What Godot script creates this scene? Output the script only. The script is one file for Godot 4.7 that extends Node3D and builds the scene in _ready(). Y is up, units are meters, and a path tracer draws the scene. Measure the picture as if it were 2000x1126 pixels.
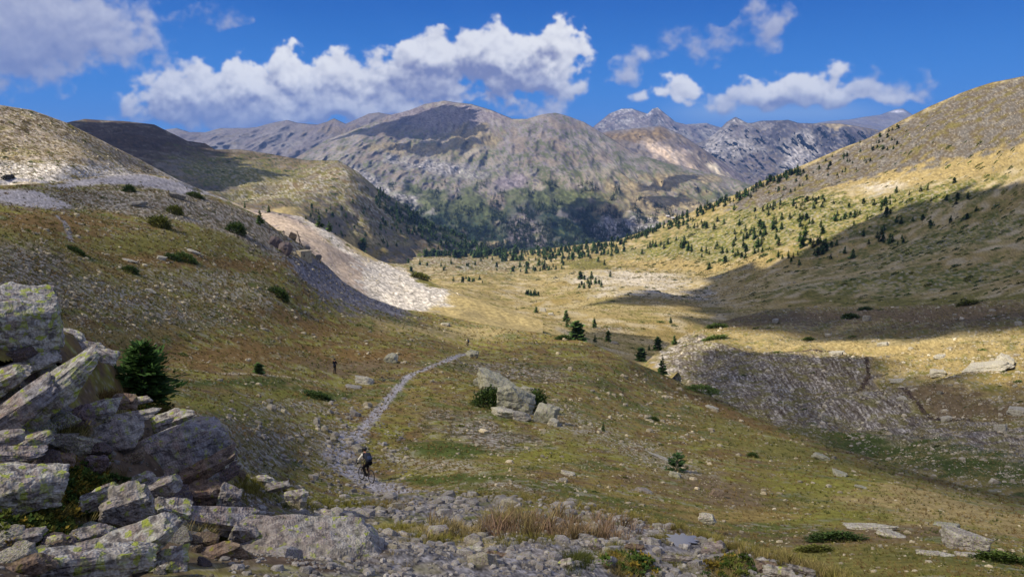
extends Node3D

# ---------------------------------------------------------------- the eye
const FOCAL := 1447.0
const PITCH := 9.5
const EYE := Vector3(0, 1.7, 0)
const SUN_TO := Vector3(-0.64, 0.72, 0.26)          # towards the sun
const EXPOSURE := 1.7
var sp := sin(deg_to_rad(PITCH))
var cp := cos(deg_to_rad(PITCH))

func ray(px: float, py: float) -> Vector3:
	var x := (px - 1000.0) / FOCAL
	var y := -(py - 563.0) / FOCAL
	return Vector3(x, -sp + y * cp, -cp - y * sp).normalized()

func spot(px: float, py: float, d: float) -> Vector3:
	return EYE + ray(px, py) * d

func seen_at(p: Vector3) -> Vector2:
	var v := p - EYE
	var fz := maxf(-v.z * cp - v.y * sp, 0.05)
	return Vector2(1000.0 + FOCAL * v.x / fz, 563.0 - FOCAL * (v.y * cp - v.z * sp) / fz)

# ---------------------------------------------------------------- noise
func fnl(seed_: int, freq: float, oct := 4, type := FastNoiseLite.TYPE_SIMPLEX, ridged := false) -> FastNoiseLite:
	var n := FastNoiseLite.new()
	n.seed = seed_
	n.noise_type = type
	n.frequency = freq
	n.fractal_type = FastNoiseLite.FRACTAL_RIDGED if ridged else FastNoiseLite.FRACTAL_FBM
	if oct <= 1:
		n.fractal_type = FastNoiseLite.FRACTAL_NONE
	n.fractal_octaves = oct
	return n

static func hash2(a: int, b: int) -> float:
	var h := (a * 374761393 + b * 668265263) & 0x7fffffff
	h = ((h ^ (h >> 13)) * 1274126177) & 0x7fffffff
	return float((h ^ (h >> 16)) & 0xffffff) / 16777215.0

static func sm(a: float, b: float, x: float) -> float:
	var t := clampf((x - a) / (b - a), 0.0, 1.0)
	return t * t * (3.0 - 2.0 * t)

# ---------------------------------------------------------------- land: sheets of ground through surveyed points
class Land:
	var name := ""
	var host: Node3D
	var x0 := 0.0
	var x1 := 2000.0
	var bottom := []
	var top := []
	var pts := []
	var rows := 200
	var stepx := 2.5
	var back := []            # [metres further, metres lower] rows behind the crest
	var relief := 0.0         # metres
	var relief_freq := 0.01
	var relief_y := 1.0       # squeeze of the noise along y
	var relief_z := 1.0
	var ridged := false
	var fade := 0.12          # share of the height over which relief grows from the crest
	var toward := 0.5
	var full := 1.0           # metres off at which the relief is whole
	var gully := 0.0
	var gully_freq := 0.01
	var palette := ""
	var seed_ := 1
	var xs := PackedFloat32Array()
	var cols := []            # one PackedVector3Array per column
	var tints := []
	var coef := PackedFloat64Array()
	var n1: FastNoiseLite
	var n2: FastNoiseLite
	var na: FastNoiseLite
	var nb: FastNoiseLite
	var nc: FastNoiseLite
	var patches := []
	var trails := []
	var grid := PackedFloat32Array()
	var gx := 0
	var gy := 0
	var gy0 := 0.0
	const G := 10.0

	static func along(curve: Array, x: float) -> float:
		if x <= curve[0][0]:
			return curve[0][1]
		for i in range(1, curve.size()):
			if x <= curve[i][0]:
				var a = curve[i - 1]
				var b = curve[i]
				var t: float = (x - a[0]) / (b[0] - a[0])
				return lerpf(a[1], b[1], t)
		return curve[-1][1]

	func solve() -> void:
		# thin plate through log distance
		var n := pts.size()
		var m := n + 3
		var a := []
		for i in m:
			var row := PackedFloat64Array()
			row.resize(m + 1)
			a.append(row)
		for i in n:
			var pi := Vector2(pts[i][0], pts[i][1] * 2.0) / 1000.0
			for j in n:
				var pj := Vector2(pts[j][0], pts[j][1] * 2.0) / 1000.0
				var r := pi.distance_squared_to(pj)
				a[i][j] = r * log(r) * 0.5 if r > 1e-12 else 0.0
			a[i][i] += 0.0004
			a[i][n] = 1.0
			a[i][n + 1] = pi.x
			a[i][n + 2] = pi.y
			a[n][i] = 1.0
			a[n + 1][i] = pi.x
			a[n + 2][i] = pi.y
			a[i][m] = log(pts[i][2])
		for c in m:
			var best := c
			for r in range(c + 1, m):
				if absf(a[r][c]) > absf(a[best][c]):
					best = r
			var t = a[c]
			a[c] = a[best]
			a[best] = t
			for r in range(c + 1, m):
				var f: float = a[r][c] / a[c][c]
				if f != 0.0:
					var rr: PackedFloat64Array = a[r]
					var rc: PackedFloat64Array = a[c]
					for k in range(c, m + 1):
						rr[k] -= f * rc[k]
					a[r] = rr
		coef.resize(m)
		for c in range(m - 1, -1, -1):
			var s: float = a[c][m]
			for k in range(c + 1, m):
				s -= a[c][k] * coef[k]
			coef[c] = s / a[c][c]

	func plate(px: float, py: float) -> float:
		var p := Vector2(px, py * 2.0) / 1000.0
		var n := pts.size()
		var s := coef[n] + coef[n + 1] * p.x + coef[n + 2] * p.y
		for i in n:
			var dx: float = p.x - pts[i][0] * 0.001
			var dy: float = p.y - pts[i][1] * 0.002
			var r := dx * dx + dy * dy
			if r > 1e-12:
				s += coef[i] * r * log(r) * 0.5
		return s

	func distance(px: float, py: float) -> float:
		var u := clampf((px - x0) / G, 0.0, gx - 1.001)
		var v := clampf((py - gy0) / G, 0.0, gy - 1.001)
		var i := int(u)
		var j := int(v)
		u -= i
		v -= j
		var k := j * gx + i
		return exp(lerpf(lerpf(grid[k], grid[k + 1], u), lerpf(grid[k + gx], grid[k + gx + 1], u), v))

	func prepare() -> void:
		solve()
		var lo := 1e9
		var hi := -1e9
		for c in bottom:
			hi = maxf(hi, c[1])
		for c in top:
			lo = minf(lo, c[1])
		gy0 = lo - 10.0
		gx = int((x1 - x0) / G) + 2
		gy = int((hi - gy0) / G) + 3
		grid.resize(gx * gy)
		var id := WorkerThreadPool.add_group_task(_grid_row, gy)
		WorkerThreadPool.wait_for_group_task_completion(id)
		n1 = host.fnl(seed_ + 11, relief_freq, 5, FastNoiseLite.TYPE_SIMPLEX, ridged)
		n1.fractal_gain = 0.46
		n2 = host.fnl(seed_ + 12, gully_freq, 3, FastNoiseLite.TYPE_SIMPLEX, true)
		na = host.fnl(seed_ + 13, 1.0, 4)
		nb = host.fnl(seed_ + 14, 1.0, 3)
		nc = host.fnl(seed_ + 15, 1.0, 2)
		var x := x0
		while x <= x1 + 0.01:
			xs.append(x)
			x += stepx if x > -20.0 and x < 2020.0 else stepx * 4.0
		cols.resize(xs.size())
		srcs.resize(xs.size())
		tints.resize(xs.size())
		id = WorkerThreadPool.add_group_task(_column, xs.size())
		WorkerThreadPool.wait_for_group_task_completion(id)

	func _grid_row(j: int) -> void:
		for i in gx:
			grid[j * gx + i] = plate(x0 + i * G, gy0 + j * G)

	var srcs := []            # survey height of each vertex of a column
	func _column(i: int) -> void:
		var px := xs[i]
		var yb := along(bottom, px)
		var yt := along(top, px)
		var dense := rows * 2 if relief > 0.0 else rows
		var raw := PackedVector3Array()
		var way := PackedFloat32Array()
		raw.resize(dense)
		way.resize(dense)
		var run := 0.0
		var was := 0.0
		for j in dense:
			var t := float(j) / (dense - 1)
			var py := lerpf(yb, yt, t)
			var p: Vector3 = host.spot(px, py, distance(px, py))
			if relief > 0.0:
				var k := minf(1.0, (1.0 - t) / fade) * minf(1.0, t / 0.05)
				var v := n1.get_noise_3d(p.x, p.y * relief_y, p.z * relief_z)
				if gully > 0.0:
					v += gully * n2.get_noise_3d(p.x + 0.12 / gully_freq * v, p.y * 0.2, p.z * 0.25)
				var h := Vector3(-p.x, 0, -p.z).normalized()
				var a := v * relief * (0.08 + 0.92 * k) * clampf(p.length() / full, 0.08, 1.0)
				p += h * (a * toward) + Vector3.UP * (a * (1.0 - toward))
			raw[j] = p
			var now: float = host.seen_at(p).y
			if j > 0:
				run += absf(now - was) * (1.0 if now < was else 0.25) + 0.12 * absf(yb - yt) / dense
			was = now
			way[j] = run
		# rows at even steps along what is seen
		var c := PackedVector3Array()
		var src := PackedFloat32Array()
		c.resize(rows + back.size())
		src.resize(rows)
		var m := 0
		for j in rows:
			var want := run * j / (rows - 1)
			while m < dense - 2 and way[m + 1] < want:
				m += 1
			var u := clampf((want - way[m]) / maxf(way[m + 1] - way[m], 1e-6), 0.0, 1.0)
			c[j] = raw[m].lerp(raw[m + 1], u)
			src[j] = (m + u) / (dense - 1)
		var last := c[rows - 1]
		var out := Vector3(last.x, 0, last.z).normalized()
		for j in back.size():
			c[rows + j] = last + out * back[j][0] + Vector3.DOWN * back[j][1]
		cols[i] = c
		srcs[i] = src

	func on_column(i: int, px: float, py: float) -> Vector3:
		var yb := along(bottom, px)
		var yt := along(top, px)
		var t := clampf((py - yb) / (yt - yb), 0.0, 1.0)
		var src: PackedFloat32Array = srcs[i]
		var j := clampi(src.bsearch(t) - 1, 0, rows - 2)
		var c: PackedVector3Array = cols[i]
		return c[j].lerp(c[j + 1], clampf((t - src[j]) / maxf(src[j + 1] - src[j], 1e-6), 0.0, 1.0))

	# a point of the finished ground at that place of the survey
	func at(px: float, py: float) -> Vector3:
		var i := clampi(xs.bsearch(px) - 1, 0, xs.size() - 2)
		var u := clampf((px - xs[i]) / (xs[i + 1] - xs[i]), 0.0, 1.0)
		return on_column(i, px, py).lerp(on_column(i + 1, px, py), u)

	func normal(px: float, py: float, e := 3.0) -> Vector3:
		var a := at(px + e, py) - at(px - e, py)
		var b := at(px, py - e) - at(px, py + e)
		var n := a.cross(b).normalized()
		if n.length_squared() < 0.5:
			return Vector3.UP
		n = n if n.y > 0.0 else -n
		return (n + Vector3.UP * 0.01).normalized()

	# a patch of ground: oval round a place, as wide as asked
	func patch(px: float, py: float, rx: float, ry: float, kind: String, turn := 0.0, soft := 0.5) -> void:
		var c := at(px, py)
		var ct := cos(deg_to_rad(turn))
		var st := sin(deg_to_rad(turn))
		var a := (at(px + rx * ct, py + rx * st) - at(px - rx * ct, py - rx * st)) * 0.5
		var b := (at(px - ry * st, py + ry * ct) - at(px + ry * st, py - ry * ct)) * 0.5
		var det := a.x * b.z - a.z * b.x
		if absf(det) < 1e-6:
			return
		patches.append([c.x, c.z, b.z / det, -b.x / det, -a.z / det, a.x / det, kind, soft, px - 1.75 * (absf(rx * ct) + absf(ry * st)), px + 1.75 * (absf(rx * ct) + absf(ry * st))])

	var areas := []
	func area(line: Array, kind: String, soft: float) -> void:
		var w := PackedVector2Array()
		var lo := 1e9
		var hi := -1e9
		for q in line:
			var p := at(q[0], q[1])
			w.append(Vector2(p.x, p.z))
			lo = minf(lo, q[0] - 25.0)
			hi = maxf(hi, q[0] + 25.0)
		areas.append([w, soft, kind, lo, hi])

	func trail(line: Array, wide: float, kind: String) -> void:
		var w := PackedVector2Array()
		for q in line:
			var p := at(q[0], q[1])
			w.append(Vector2(p.x, p.z))
		var lo := 1e9
		var hi := -1e9
		for q in line:
			lo = minf(lo, q[0] - 60.0)
			hi = maxf(hi, q[0] + 60.0)
		trails.append([w, wide, kind, lo, hi])

	func paint() -> void:
		var id := WorkerThreadPool.add_group_task(_tint, xs.size())
		WorkerThreadPool.wait_for_group_task_completion(id)

	var norms := []
	func _tint(i: int) -> void:
		var c: PackedVector3Array = cols[i]
		var l: PackedVector3Array = cols[maxi(i - 1, 0)]
		var r: PackedVector3Array = cols[mini(i + 1, cols.size() - 1)]
		var near_patches := patches.filter(func(q): return xs[i] > q[8] and xs[i] < q[9])
		var near_areas := areas.filter(func(q): return xs[i] > q[3] and xs[i] < q[4])
		var near_trails := trails.filter(func(q): return xs[i] > q[3] and xs[i] < q[4])
		var t := PackedColorArray()
		var nn := PackedVector3Array()
		var n := c.size()
		t.resize(n)
		nn.resize(n)
		for j in n:
			var nrm := (r[j] - l[j]).cross(c[mini(j + 1, n - 1)] - c[maxi(j - 1, 0)]).normalized()
			if nrm.y < 0.0:
				nrm = -nrm
			nn[j] = nrm
			t[j] = host.colour(self, c[j], nrm, i, j, near_patches, near_trails, near_areas)
		tints[i] = t
		norms[i] = nn

	func build(material: Material) -> MeshInstance3D:
		norms.resize(xs.size())
		paint()
		var v := PackedVector3Array()
		var c := PackedColorArray()
		var m := PackedVector3Array()
		for i in xs.size():
			v.append_array(cols[i])
			c.append_array(tints[i])
			m.append_array(norms[i])
		var n := rows + back.size()
		var idx := PackedInt32Array()
		idx.resize((xs.size() - 1) * (n - 1) * 6)
		var k := 0
		for i in xs.size() - 1:
			var o := i * n
			for j in n - 1:
				var q := o + j
				idx[k] = q
				idx[k + 1] = q + 1
				idx[k + 2] = q + n
				idx[k + 3] = q + n
				idx[k + 4] = q + 1
				idx[k + 5] = q + n + 1
				k += 6
		var arr := []
		arr.resize(Mesh.ARRAY_MAX)
		arr[Mesh.ARRAY_VERTEX] = v
		arr[Mesh.ARRAY_NORMAL] = m
		arr[Mesh.ARRAY_COLOR] = c
		arr[Mesh.ARRAY_INDEX] = idx
		var mesh := ArrayMesh.new()
		mesh.add_surface_from_arrays(Mesh.PRIMITIVE_TRIANGLES, arr)
		var o := MeshInstance3D.new()
		o.name = name
		o.mesh = mesh
		o.material_override = material
		o.set_meta("kind", "structure")
		host.add_child(o, true)
		return o

var lands := {}

func land(called: String, from: float, to: float, bottom: Array, top: Array, pts: Array, more := {}) -> Land:
	var l := Land.new()
	l.name = called
	l.host = self
	l.x0 = from
	l.x1 = to
	l.bottom = bottom
	l.top = top
	l.pts = pts
	for k in more:
		l.set(k, more[k])
	l.seed_ = lands.size() * 37 + 5
	l.prepare()
	lands[called] = l
	return l

# ---------------------------------------------------------------- colours of the land (sRGB)
const TONES := {
	"straw": Color8(152, 138, 98), "ochre": Color8(132, 116, 72), "rust": Color8(112, 92, 60), "olive": Color8(108, 104, 58), "green": Color8(74, 84, 44), "moss": Color8(122, 120, 58), "dark": Color8(58, 62, 44), "soil": Color8(92, 80, 68),
	"heath": Color8(72, 62, 54), "hay": Color8(124, 114, 92), "moor": Color8(76, 82, 58), "crag": Color8(74, 73, 84), "gravel": Color8(150, 148, 152), "scree": Color8(132, 130, 132), "slate": Color8(122, 121, 126), "white": Color8(190, 184, 174), "sand": Color8(164, 150, 136), "stone": Color8(146, 142, 134), "rock": Color8(112, 108, 102), "brown": Color8(108, 94, 72), "forest": Color8(36, 48, 40),
	"pale": Color8(174, 166, 150), "mauve": Color8(108, 102, 108), "dry": Color8(140, 116, 98), "hoar": Color8(196, 196, 204), "gold": Color8(150, 134, 92), "black": Color8(58, 50, 46),
}

func mixc(a: Color, b: Color, t: float) -> Color:
	return a.lerp(b, clampf(t, 0.0, 1.0))

func colour(l: Land, p: Vector3, n: Vector3, i: int, j: int, ovals: Array, lines: Array, fields: Array) -> Color:
	var d := p.distance_to(EYE)
	var c := Color(0.5, 0.5, 0.5)
	var g := hash2(i * 7 + l.seed_, j)                     # grain
	match l.palette:
		"near", "hill":
			var f := 0.35 if l.palette == "near" else 0.05
			var a := l.na.get_noise_3d(p.x * f, p.y * f * 2.0, p.z * f)
			var b := l.nb.get_noise_3d(p.x * f * 5.0, p.y * f * 10.0, p.z * f * 5.0)
			var e := l.nc.get_noise_3d(p.x * f * 22.0, p.y * f * 30.0, p.z * f * 22.0)
			c = mixc(TONES.ochre, TONES.olive, 0.5 + a * 1.6)
			c = mixc(c, TONES.moss, sm(0.05, 0.5, b + 0.3 * a))
			c = mixc(c, TONES.rust, sm(0.05, 0.5, -b + 0.5 * a) * 0.9)
			c = mixc(c, TONES.green, sm(0.12, 0.5, -a + b * 0.5) * 0.75)
			c = mixc(c, TONES.soil, sm(0.18, 0.55, e - b * 0.6) * 0.8)
			c = mixc(c, TONES.stone, sm(0.34, 0.5, e + b * 0.7 - 0.05) * 0.6)
			c = patched(ovals, lines, fields, p, c, b, e, g)
			c = c * (0.91 + 0.18 * g)
		"moraine":
			var a := l.na.get_noise_3d(p.x * 0.03, p.y * 0.06, p.z * 0.03)
			var b := l.nb.get_noise_3d(p.x * 0.15, p.y * 0.3, p.z * 0.15)
			var e := l.nc.get_noise_3d(p.x * 0.7, p.y * 0.9, p.z * 0.7)
			c = mixc(TONES.straw, TONES.ochre, 0.5 + a * 1.6)
			c = mixc(c, TONES.olive, sm(0.0, 0.5, b))
			c = mixc(c, TONES.brown, sm(0.1, 0.5, -b) * 0.7)
			c = mixc(c, TONES.stone, sm(0.35, 0.5, e + b * 0.3) * 0.7)
			c = patched(ovals, lines, fields, p, c, b, e, g)
			c = c * (0.9 + 0.2 * g)
		"valley":
			var a := l.na.get_noise_3d(p.x * 0.006, p.y * 0.012, p.z * 0.006)
			var b := l.nb.get_noise_3d(p.x * 0.03, p.y * 0.06, p.z * 0.03)
			var e := l.nc.get_noise_3d(p.x * 0.14, p.y * 0.2, p.z * 0.14)
			c = mixc(TONES.straw, TONES.ochre, 0.35 + a * 1.2)
			c = mixc(c, TONES.pale, sm(0.1, 0.5, b) * 0.5)
			c = mixc(c, TONES.olive, sm(0.1, 0.5, -b + e * 0.4) * 0.8)
			c = patched(ovals, lines, fields, p, c, b, e, g)
			c = c * (0.9 + 0.2 * g)
		"white":
			var a := l.na.get_noise_3d(p.x * 0.02, p.y * 0.04, p.z * 0.02)
			var b := l.nb.get_noise_3d(p.x * 0.08, p.y * 0.16, p.z * 0.08)
			var e := l.nc.get_noise_3d(p.x * 0.4, p.y * 0.5, p.z * 0.4)
			c = mixc(TONES.sand, TONES.straw, 0.5 + a * 1.4 + b * 0.8)
			c = mixc(c, TONES.pale, sm(0.0, 0.35, e))
			c = mixc(c, TONES.olive, sm(0.2, 0.5, b - e * 0.4) * 0.6)
			c = patched(ovals, lines, fields, p, c, b, e, g)
			c = c * (0.84 + 0.3 * g)
		"midhill":
			var a := l.na.get_noise_3d(p.x * 0.004, p.y * 0.008, p.z * 0.004)
			var b := l.nb.get_noise_3d(p.x * 0.02, p.y * 0.04, p.z * 0.02)
			var e := l.nc.get_noise_3d(p.x * 0.08, p.y * 0.1, p.z * 0.08)
			c = mixc(TONES.brown, TONES.hay, 0.45 + a * 1.2) * 0.92
			c = mixc(c, TONES.rock, sm(0.05, 0.45, b + e * 0.5) * 0.8)
			c = mixc(c, TONES.dark, sm(0.15, 0.5, e - b * 0.6) * 0.8)
			c = mixc(c, TONES.rock, sm(0.8, 0.6, n.y) * 0.8)
			c = patched(ovals, lines, fields, p, c, b, e, g)
			c = c * (0.9 + 0.2 * g)
		_:
			var s := 1.0 if l.palette == "massif" else 0.6
			var a := l.na.get_noise_3d(p.x * 0.0014 * s, p.y * 0.002 * s, p.z * 0.0006 * s)
			var b := l.nb.get_noise_3d(p.x * 0.007 * s, p.y * 0.008 * s, p.z * 0.0025 * s)
			var e := l.nc.get_noise_3d(p.x * 0.045 * s, p.y * 0.03 * s, p.z * 0.016 * s)
			c = mixc(TONES.mauve, TONES.scree, 0.4 + a * 0.7 + b * 0.6)
			c = mixc(c, TONES.brown, sm(0.1, 0.5, b - a) * 0.4)
			if l.palette == "massif":
				c = mixc(c, TONES.hay, sm(0.1, 0.5, a * 1.2 - e * 0.4) * 0.5)
				c = mixc(c, TONES.moor, sm(-0.05, 0.35, e * 0.8 - b * 0.7 - 0.25 + sm(500.0, -250.0, p.y) * 0.42) * 0.85)
			elif l.palette == "snow":
				c = mixc(TONES.mauve, TONES.scree, 0.5 + b * 1.5)
				c = mixc(c, Color(0.86, 0.86, 0.9), sm(0.12, 0.42, e + b * 0.6) * 0.6 * sm(300.0, 900.0, p.y))
			elif l.palette == "cliff":
				c = mixc(TONES.crag, TONES.mauve, 0.35 + b * 1.4 + a * 0.6)
				c = mixc(c, TONES.scree, sm(0.1, 0.45, e - b * 0.4) * 0.7)
				c = mixc(c, TONES.hay, sm(0.86, 0.97, n.y) * 0.5)
			c = mixc(c, TONES.crag, sm(0.7, 0.45, n.y) * 0.7)
			if l.palette != "massif":
				c = c * 0.86
			c = patched(ovals, lines, fields, p, c, b, e, g)
			c = c * (0.9 + 0.12 * g + 0.16 * (e + 0.5))
	c.a = 1.0
	return c

func patched(ovals: Array, lines: Array, fields: Array, p: Vector3, c: Color, b: float, e: float, g: float) -> Color:
	for q in ovals:
		var dx: float = p.x - q[0]
		var dz: float = p.z - q[1]
		var u: float = dx * q[2] + dz * q[3]
		var v: float = dx * q[4] + dz * q[5]
		var r := u * u + v * v
		if r > 2.6:
			continue
		var s: float = q[7]
		var w := sm(1.0 + s, 1.0 - s, sqrt(r) + b * 1.0 + e * 0.4)
		if w > 0.0:
			c = mixc(c, patch_tone(q[6], b, e, g, p), w)
	for q in fields:
		var line: PackedVector2Array = q[0]
		var soft: float = q[1]
		var here := Vector2(p.x + b * soft * 2.5, p.z + e * soft * 2.5)
		var best := 1e9
		for k in line.size():
			best = minf(best, here.distance_squared_to(Geometry2D.get_closest_point_to_segment(here, line[k], line[(k + 1) % line.size()])))
		best = sqrt(best) * (1.0 if Geometry2D.is_point_in_polygon(here, line) else -1.0)
		var w := sm(-soft, soft, best + (e + b) * soft)
		if w > 0.0:
			c = mixc(c, patch_tone(q[2], b, e, g, p), w)
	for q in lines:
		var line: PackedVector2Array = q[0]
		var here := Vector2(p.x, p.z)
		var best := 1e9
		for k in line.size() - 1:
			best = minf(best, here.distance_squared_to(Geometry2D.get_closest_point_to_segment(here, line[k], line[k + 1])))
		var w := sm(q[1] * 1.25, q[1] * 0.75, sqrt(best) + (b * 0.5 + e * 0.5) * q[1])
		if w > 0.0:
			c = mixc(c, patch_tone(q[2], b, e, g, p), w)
	return c

var rib := fnl(207, 0.35, 3, FastNoiseLite.TYPE_SIMPLEX, true)

func patch_tone(kind: String, b: float, e: float, g: float, p: Vector3) -> Color:
	var c: Color = TONES.get(kind, Color(0.5, 0.5, 0.5))
	match kind:
		"gravel":
			c = c * (0.96 + 0.14 * e + 0.14 * (g - 0.5))
		"scree", "slate", "white":
			c = c * (0.92 + 0.35 * e + 0.22 * (g - 0.5))
		"ribs":
			var k := rib.get_noise_3d(p.x * 1.9 + p.z * 0.3, p.y * 0.22, p.z * 0.14)
			c = mixc(TONES.soil * 0.8, TONES.stone, 0.42 + 0.42 * k + (g - 0.5) * 0.6)
			c = mixc(c, TONES.white, sm(0.5, 0.95, k + (g - 0.5) * 0.7) * 0.75)
			c = mixc(c, TONES.olive, sm(0.02, 0.4, b + e * 0.5) * 0.65)
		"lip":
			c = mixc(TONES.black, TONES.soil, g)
		"crest":
			c = mixc(TONES.brown, TONES.rock, 0.6 + b * 1.4 + (g - 0.5) * 0.7) * 0.88
			c = mixc(c, TONES.stone, sm(0.1, 0.5, e + (g - 0.5) * 0.5) * 0.5)
			c = mixc(c, TONES.olive, sm(0.1, 0.5, -b) * 0.6)
		"rocky":
			c = mixc(TONES.brown, TONES.rock, 0.5 + b + (g - 0.5))
			c = mixc(c, TONES.stone, sm(0.0, 0.4, e + (g - 0.5) * 0.6))
			c = mixc(c, TONES.dark, sm(0.1, 0.4, -e - b * 0.5) * 0.6)
		"tan":
			c = mixc(TONES.brown, TONES.sand, 0.6 + b * 1.2)
			c = mixc(c, TONES.pale, sm(0.1, 0.4, e + (g - 0.5) * 0.6))
			c = mixc(c, TONES.olive, sm(0.15, 0.45, -e) * 0.6)
		"stony":
			c = mixc(TONES.olive, TONES.brown, 0.5 + b * 1.5)
			c = mixc(c, TONES.stone, sm(-0.1, 0.35, e + (g - 0.5) * 0.9))
		"scrub":
			c = mixc(TONES.olive, TONES.straw, 0.45 + b * 1.6)
			c = mixc(c, TONES.moss, sm(0.0, 0.4, b - e * 0.4) * 0.8)
			c = mixc(c, TONES.stone, sm(0.15, 0.42, e) * 0.8)
			c = mixc(c, TONES.green, sm(0.05, 0.4, -e) * 0.8)
		"rubble":
			c = mixc(TONES.scree, TONES.soil, sm(0.1, 0.5, b) * 0.4)
			c = c * (0.85 + 0.4 * e + 0.3 * (g - 0.5))
		"forest":
			c = mixc(TONES.moor, TONES.forest, sm(-0.5, 0.0, e + b * 0.4 + (g - 0.5) * 0.4))
			c = mixc(c, TONES.mauve, sm(0.2, 0.45, -b) * 0.7)
		_:
			c = c * (1.0 + 0.2 * e)
	return c

# ---------------------------------------------------------------- start
func _ready() -> void:
	var cam := Camera3D.new()
	cam.name = "camera"
	cam.fov = rad_to_deg(2.0 * atan(563.0 / FOCAL))
	cam.far = 60000.0
	cam.near = 0.1
	cam.position = EYE
	cam.rotation_degrees = Vector3(-PITCH, 0, 0)
	add_child(cam)
	var env := Environment.new()
	env.background_mode = Environment.BG_SKY
	env.tonemap_mode = Environment.TONE_MAPPER_LINEAR
	env.tonemap_exposure = EXPOSURE
	env.sdfgi_enabled = true
	env.ssao_enabled = true
	env.ssil_enabled = true
	env.fog_enabled = true
	env.fog_density = 0.000042
	env.fog_light_color = Color(0.52, 0.7, 1.0)
	env.sky = make_sky()
	var we := WorldEnvironment.new()
	we.name = "surroundings"
	we.environment = env
	add_child(we)
	var sun := DirectionalLight3D.new()
	sun.name = "sun"
	sun.light_color = Color(1.0, 0.95, 0.86)
	sun.light_energy = 1.3
	sun.light_angular_distance = 0.5
	sun.shadow_enabled = true
	sun.look_at_from_position(Vector3.ZERO, -SUN_TO, Vector3.UP)
	add_child(sun)
	var t0 := Time.get_ticks_msec()
	make_lands()
	print("lands ", Time.get_ticks_msec() - t0)
	make_clouds()
	make_rock_materials()
	make_boulders()
	make_people()
	make_things()
	make_stones()
	make_trees()
	make_shrubs()
	make_grass()
	print("all ", Time.get_ticks_msec() - t0)

# ---------------------------------------------------------------- sky
# clouds in view: place, half size, strength, crispness
const CLOUDS := [
	[60, 50, 190, 100, 1.1, 0.15], [-20, 110, 150, 70, 1.0, 0.15], [180, 70, 120, 60, 0.8, 0.2], [-150, 60, 200, 100, 1.0, 0.15],
	[320, 205, 70, 45, 1.0, 0.7], [400, 180, 90, 48, 1.0, 0.7], [490, 175, 80, 55, 1.1, 1.0], [565, 135, 36, 42, 1.0, 1.0], [640, 150, 45, 42, 1.0, 1.0], [560, 205, 190, 40, 1.1, 0.7],
	[740, 165, 100, 55, 1.1, 0.8], [760, 215, 130, 25, 0.9, 0.6], [830, 115, 62, 48, 1.1, 0.9], [905, 130, 110, 62, 1.1, 0.8], [955, 105, 50, 45, 0.9, 0.9], [1030, 135, 85, 62, 1.1, 0.9], [1085, 90, 50, 48, 1.1, 1.0], [1090, 165, 70, 26, 0.9, 0.5],
	[380, 232, 110, 20, 0.8, 0.4], [540, 234, 130, 20, 0.8, 0.4], [690, 225, 110, 18, 0.7, 0.4], [1232, 125, 40, 38, 0.75, 0.3], [1330, 172, 40, 24, 0.9, 0.9], [1235, 190, 32, 12, 0.8, 0.7], [1090, 205, 45, 20, 0.6, 0.4], [1040, 218, 60, 14, 0.55, 0.3],
	[1440, 190, 55, 26, 0.85, 0.5], [1510, 178, 70, 34, 1.0, 0.9], [1580, 168, 50, 32, 0.9, 0.8], [1640, 180, 55, 30, 1.0, 0.7], [1560, 205, 110, 18, 0.8, 0.3], [1720, 203, 45, 13, 0.8, 0.7], [1710, 172, 50, 26, 0.6, 0.2],
	[1370, 85, 80, 42, 0.62, 0.1], [1510, 35, 62, 42, 0.66, 0.15], [1500, 80, 30, 30, 0.5, 0.15], [1815, 165, 36, 34, 0.62, 0.2], [440, 30, 70, 30, 0.5, 0.1], [150, 245, 90, 16, 0.5, 0.15], [1790, 195, 70, 14, 0.5, 0.2],
]
var puff := fnl(501, 0.013, 6)
var billow := fnl(502, 0.02, 3, FastNoiseLite.TYPE_CELLULAR)
var curl := fnl(505, 0.05, 4)
var bend := fnl(503, 0.008, 2)
var wide := fnl(504, 1.5, 5)

func to_linear(r: float, g: float, b: float) -> Vector3:
	var c := Color(r / 255.0, g / 255.0, b / 255.0).srgb_to_linear()
	return Vector3(c.r, c.g, c.b)

# thickness of the clouds in view and their crispness
func thick(px: float, py: float) -> Vector2:
	var wx := px + bend.get_noise_2d(px, py) * 26.0
	var wy := py + bend.get_noise_2d(px + 900.0, py) * 20.0
	var f := 0.0
	var h := 0.0
	var w := 0.0001
	for c in CLOUDS:
		var x: float = (wx - c[0]) / c[2]
		var y: float = (wy - c[1]) / c[3]
		if y > 0.0:
			y *= 1.25
		var q := x * x + y * y
		if q > 5.0:
			continue
		var e: float = exp(-q * 1.1) * c[4]
		f += e
		h += e * c[5]
		w += e
	return Vector2(f, h / w)

func cloud_at(px: float, py: float, f: Vector2) -> float:
	var n := puff.get_noise_2d(px, py * 1.25)
	var k := billow.get_noise_2d(px * 0.9, py)
	return f.x + n * lerpf(0.42, 0.6, f.y) - (k + 0.5) * 0.32 * f.y + curl.get_noise_2d(px * 1.3, py * 1.3) * 0.12

func sky_blue(el: float) -> Vector3:
	var t := clampf(el / 0.26, 0.0, 1.0)
	var c := to_linear(98, 168, 236).lerp(to_linear(50, 140, 230), sm(0.0, 0.22, t))
	c = c.lerp(to_linear(12, 90, 184), sm(0.15, 1.0, t))
	return c.lerp(to_linear(16, 70, 165), sm(0.3, 1.5, el))

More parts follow.
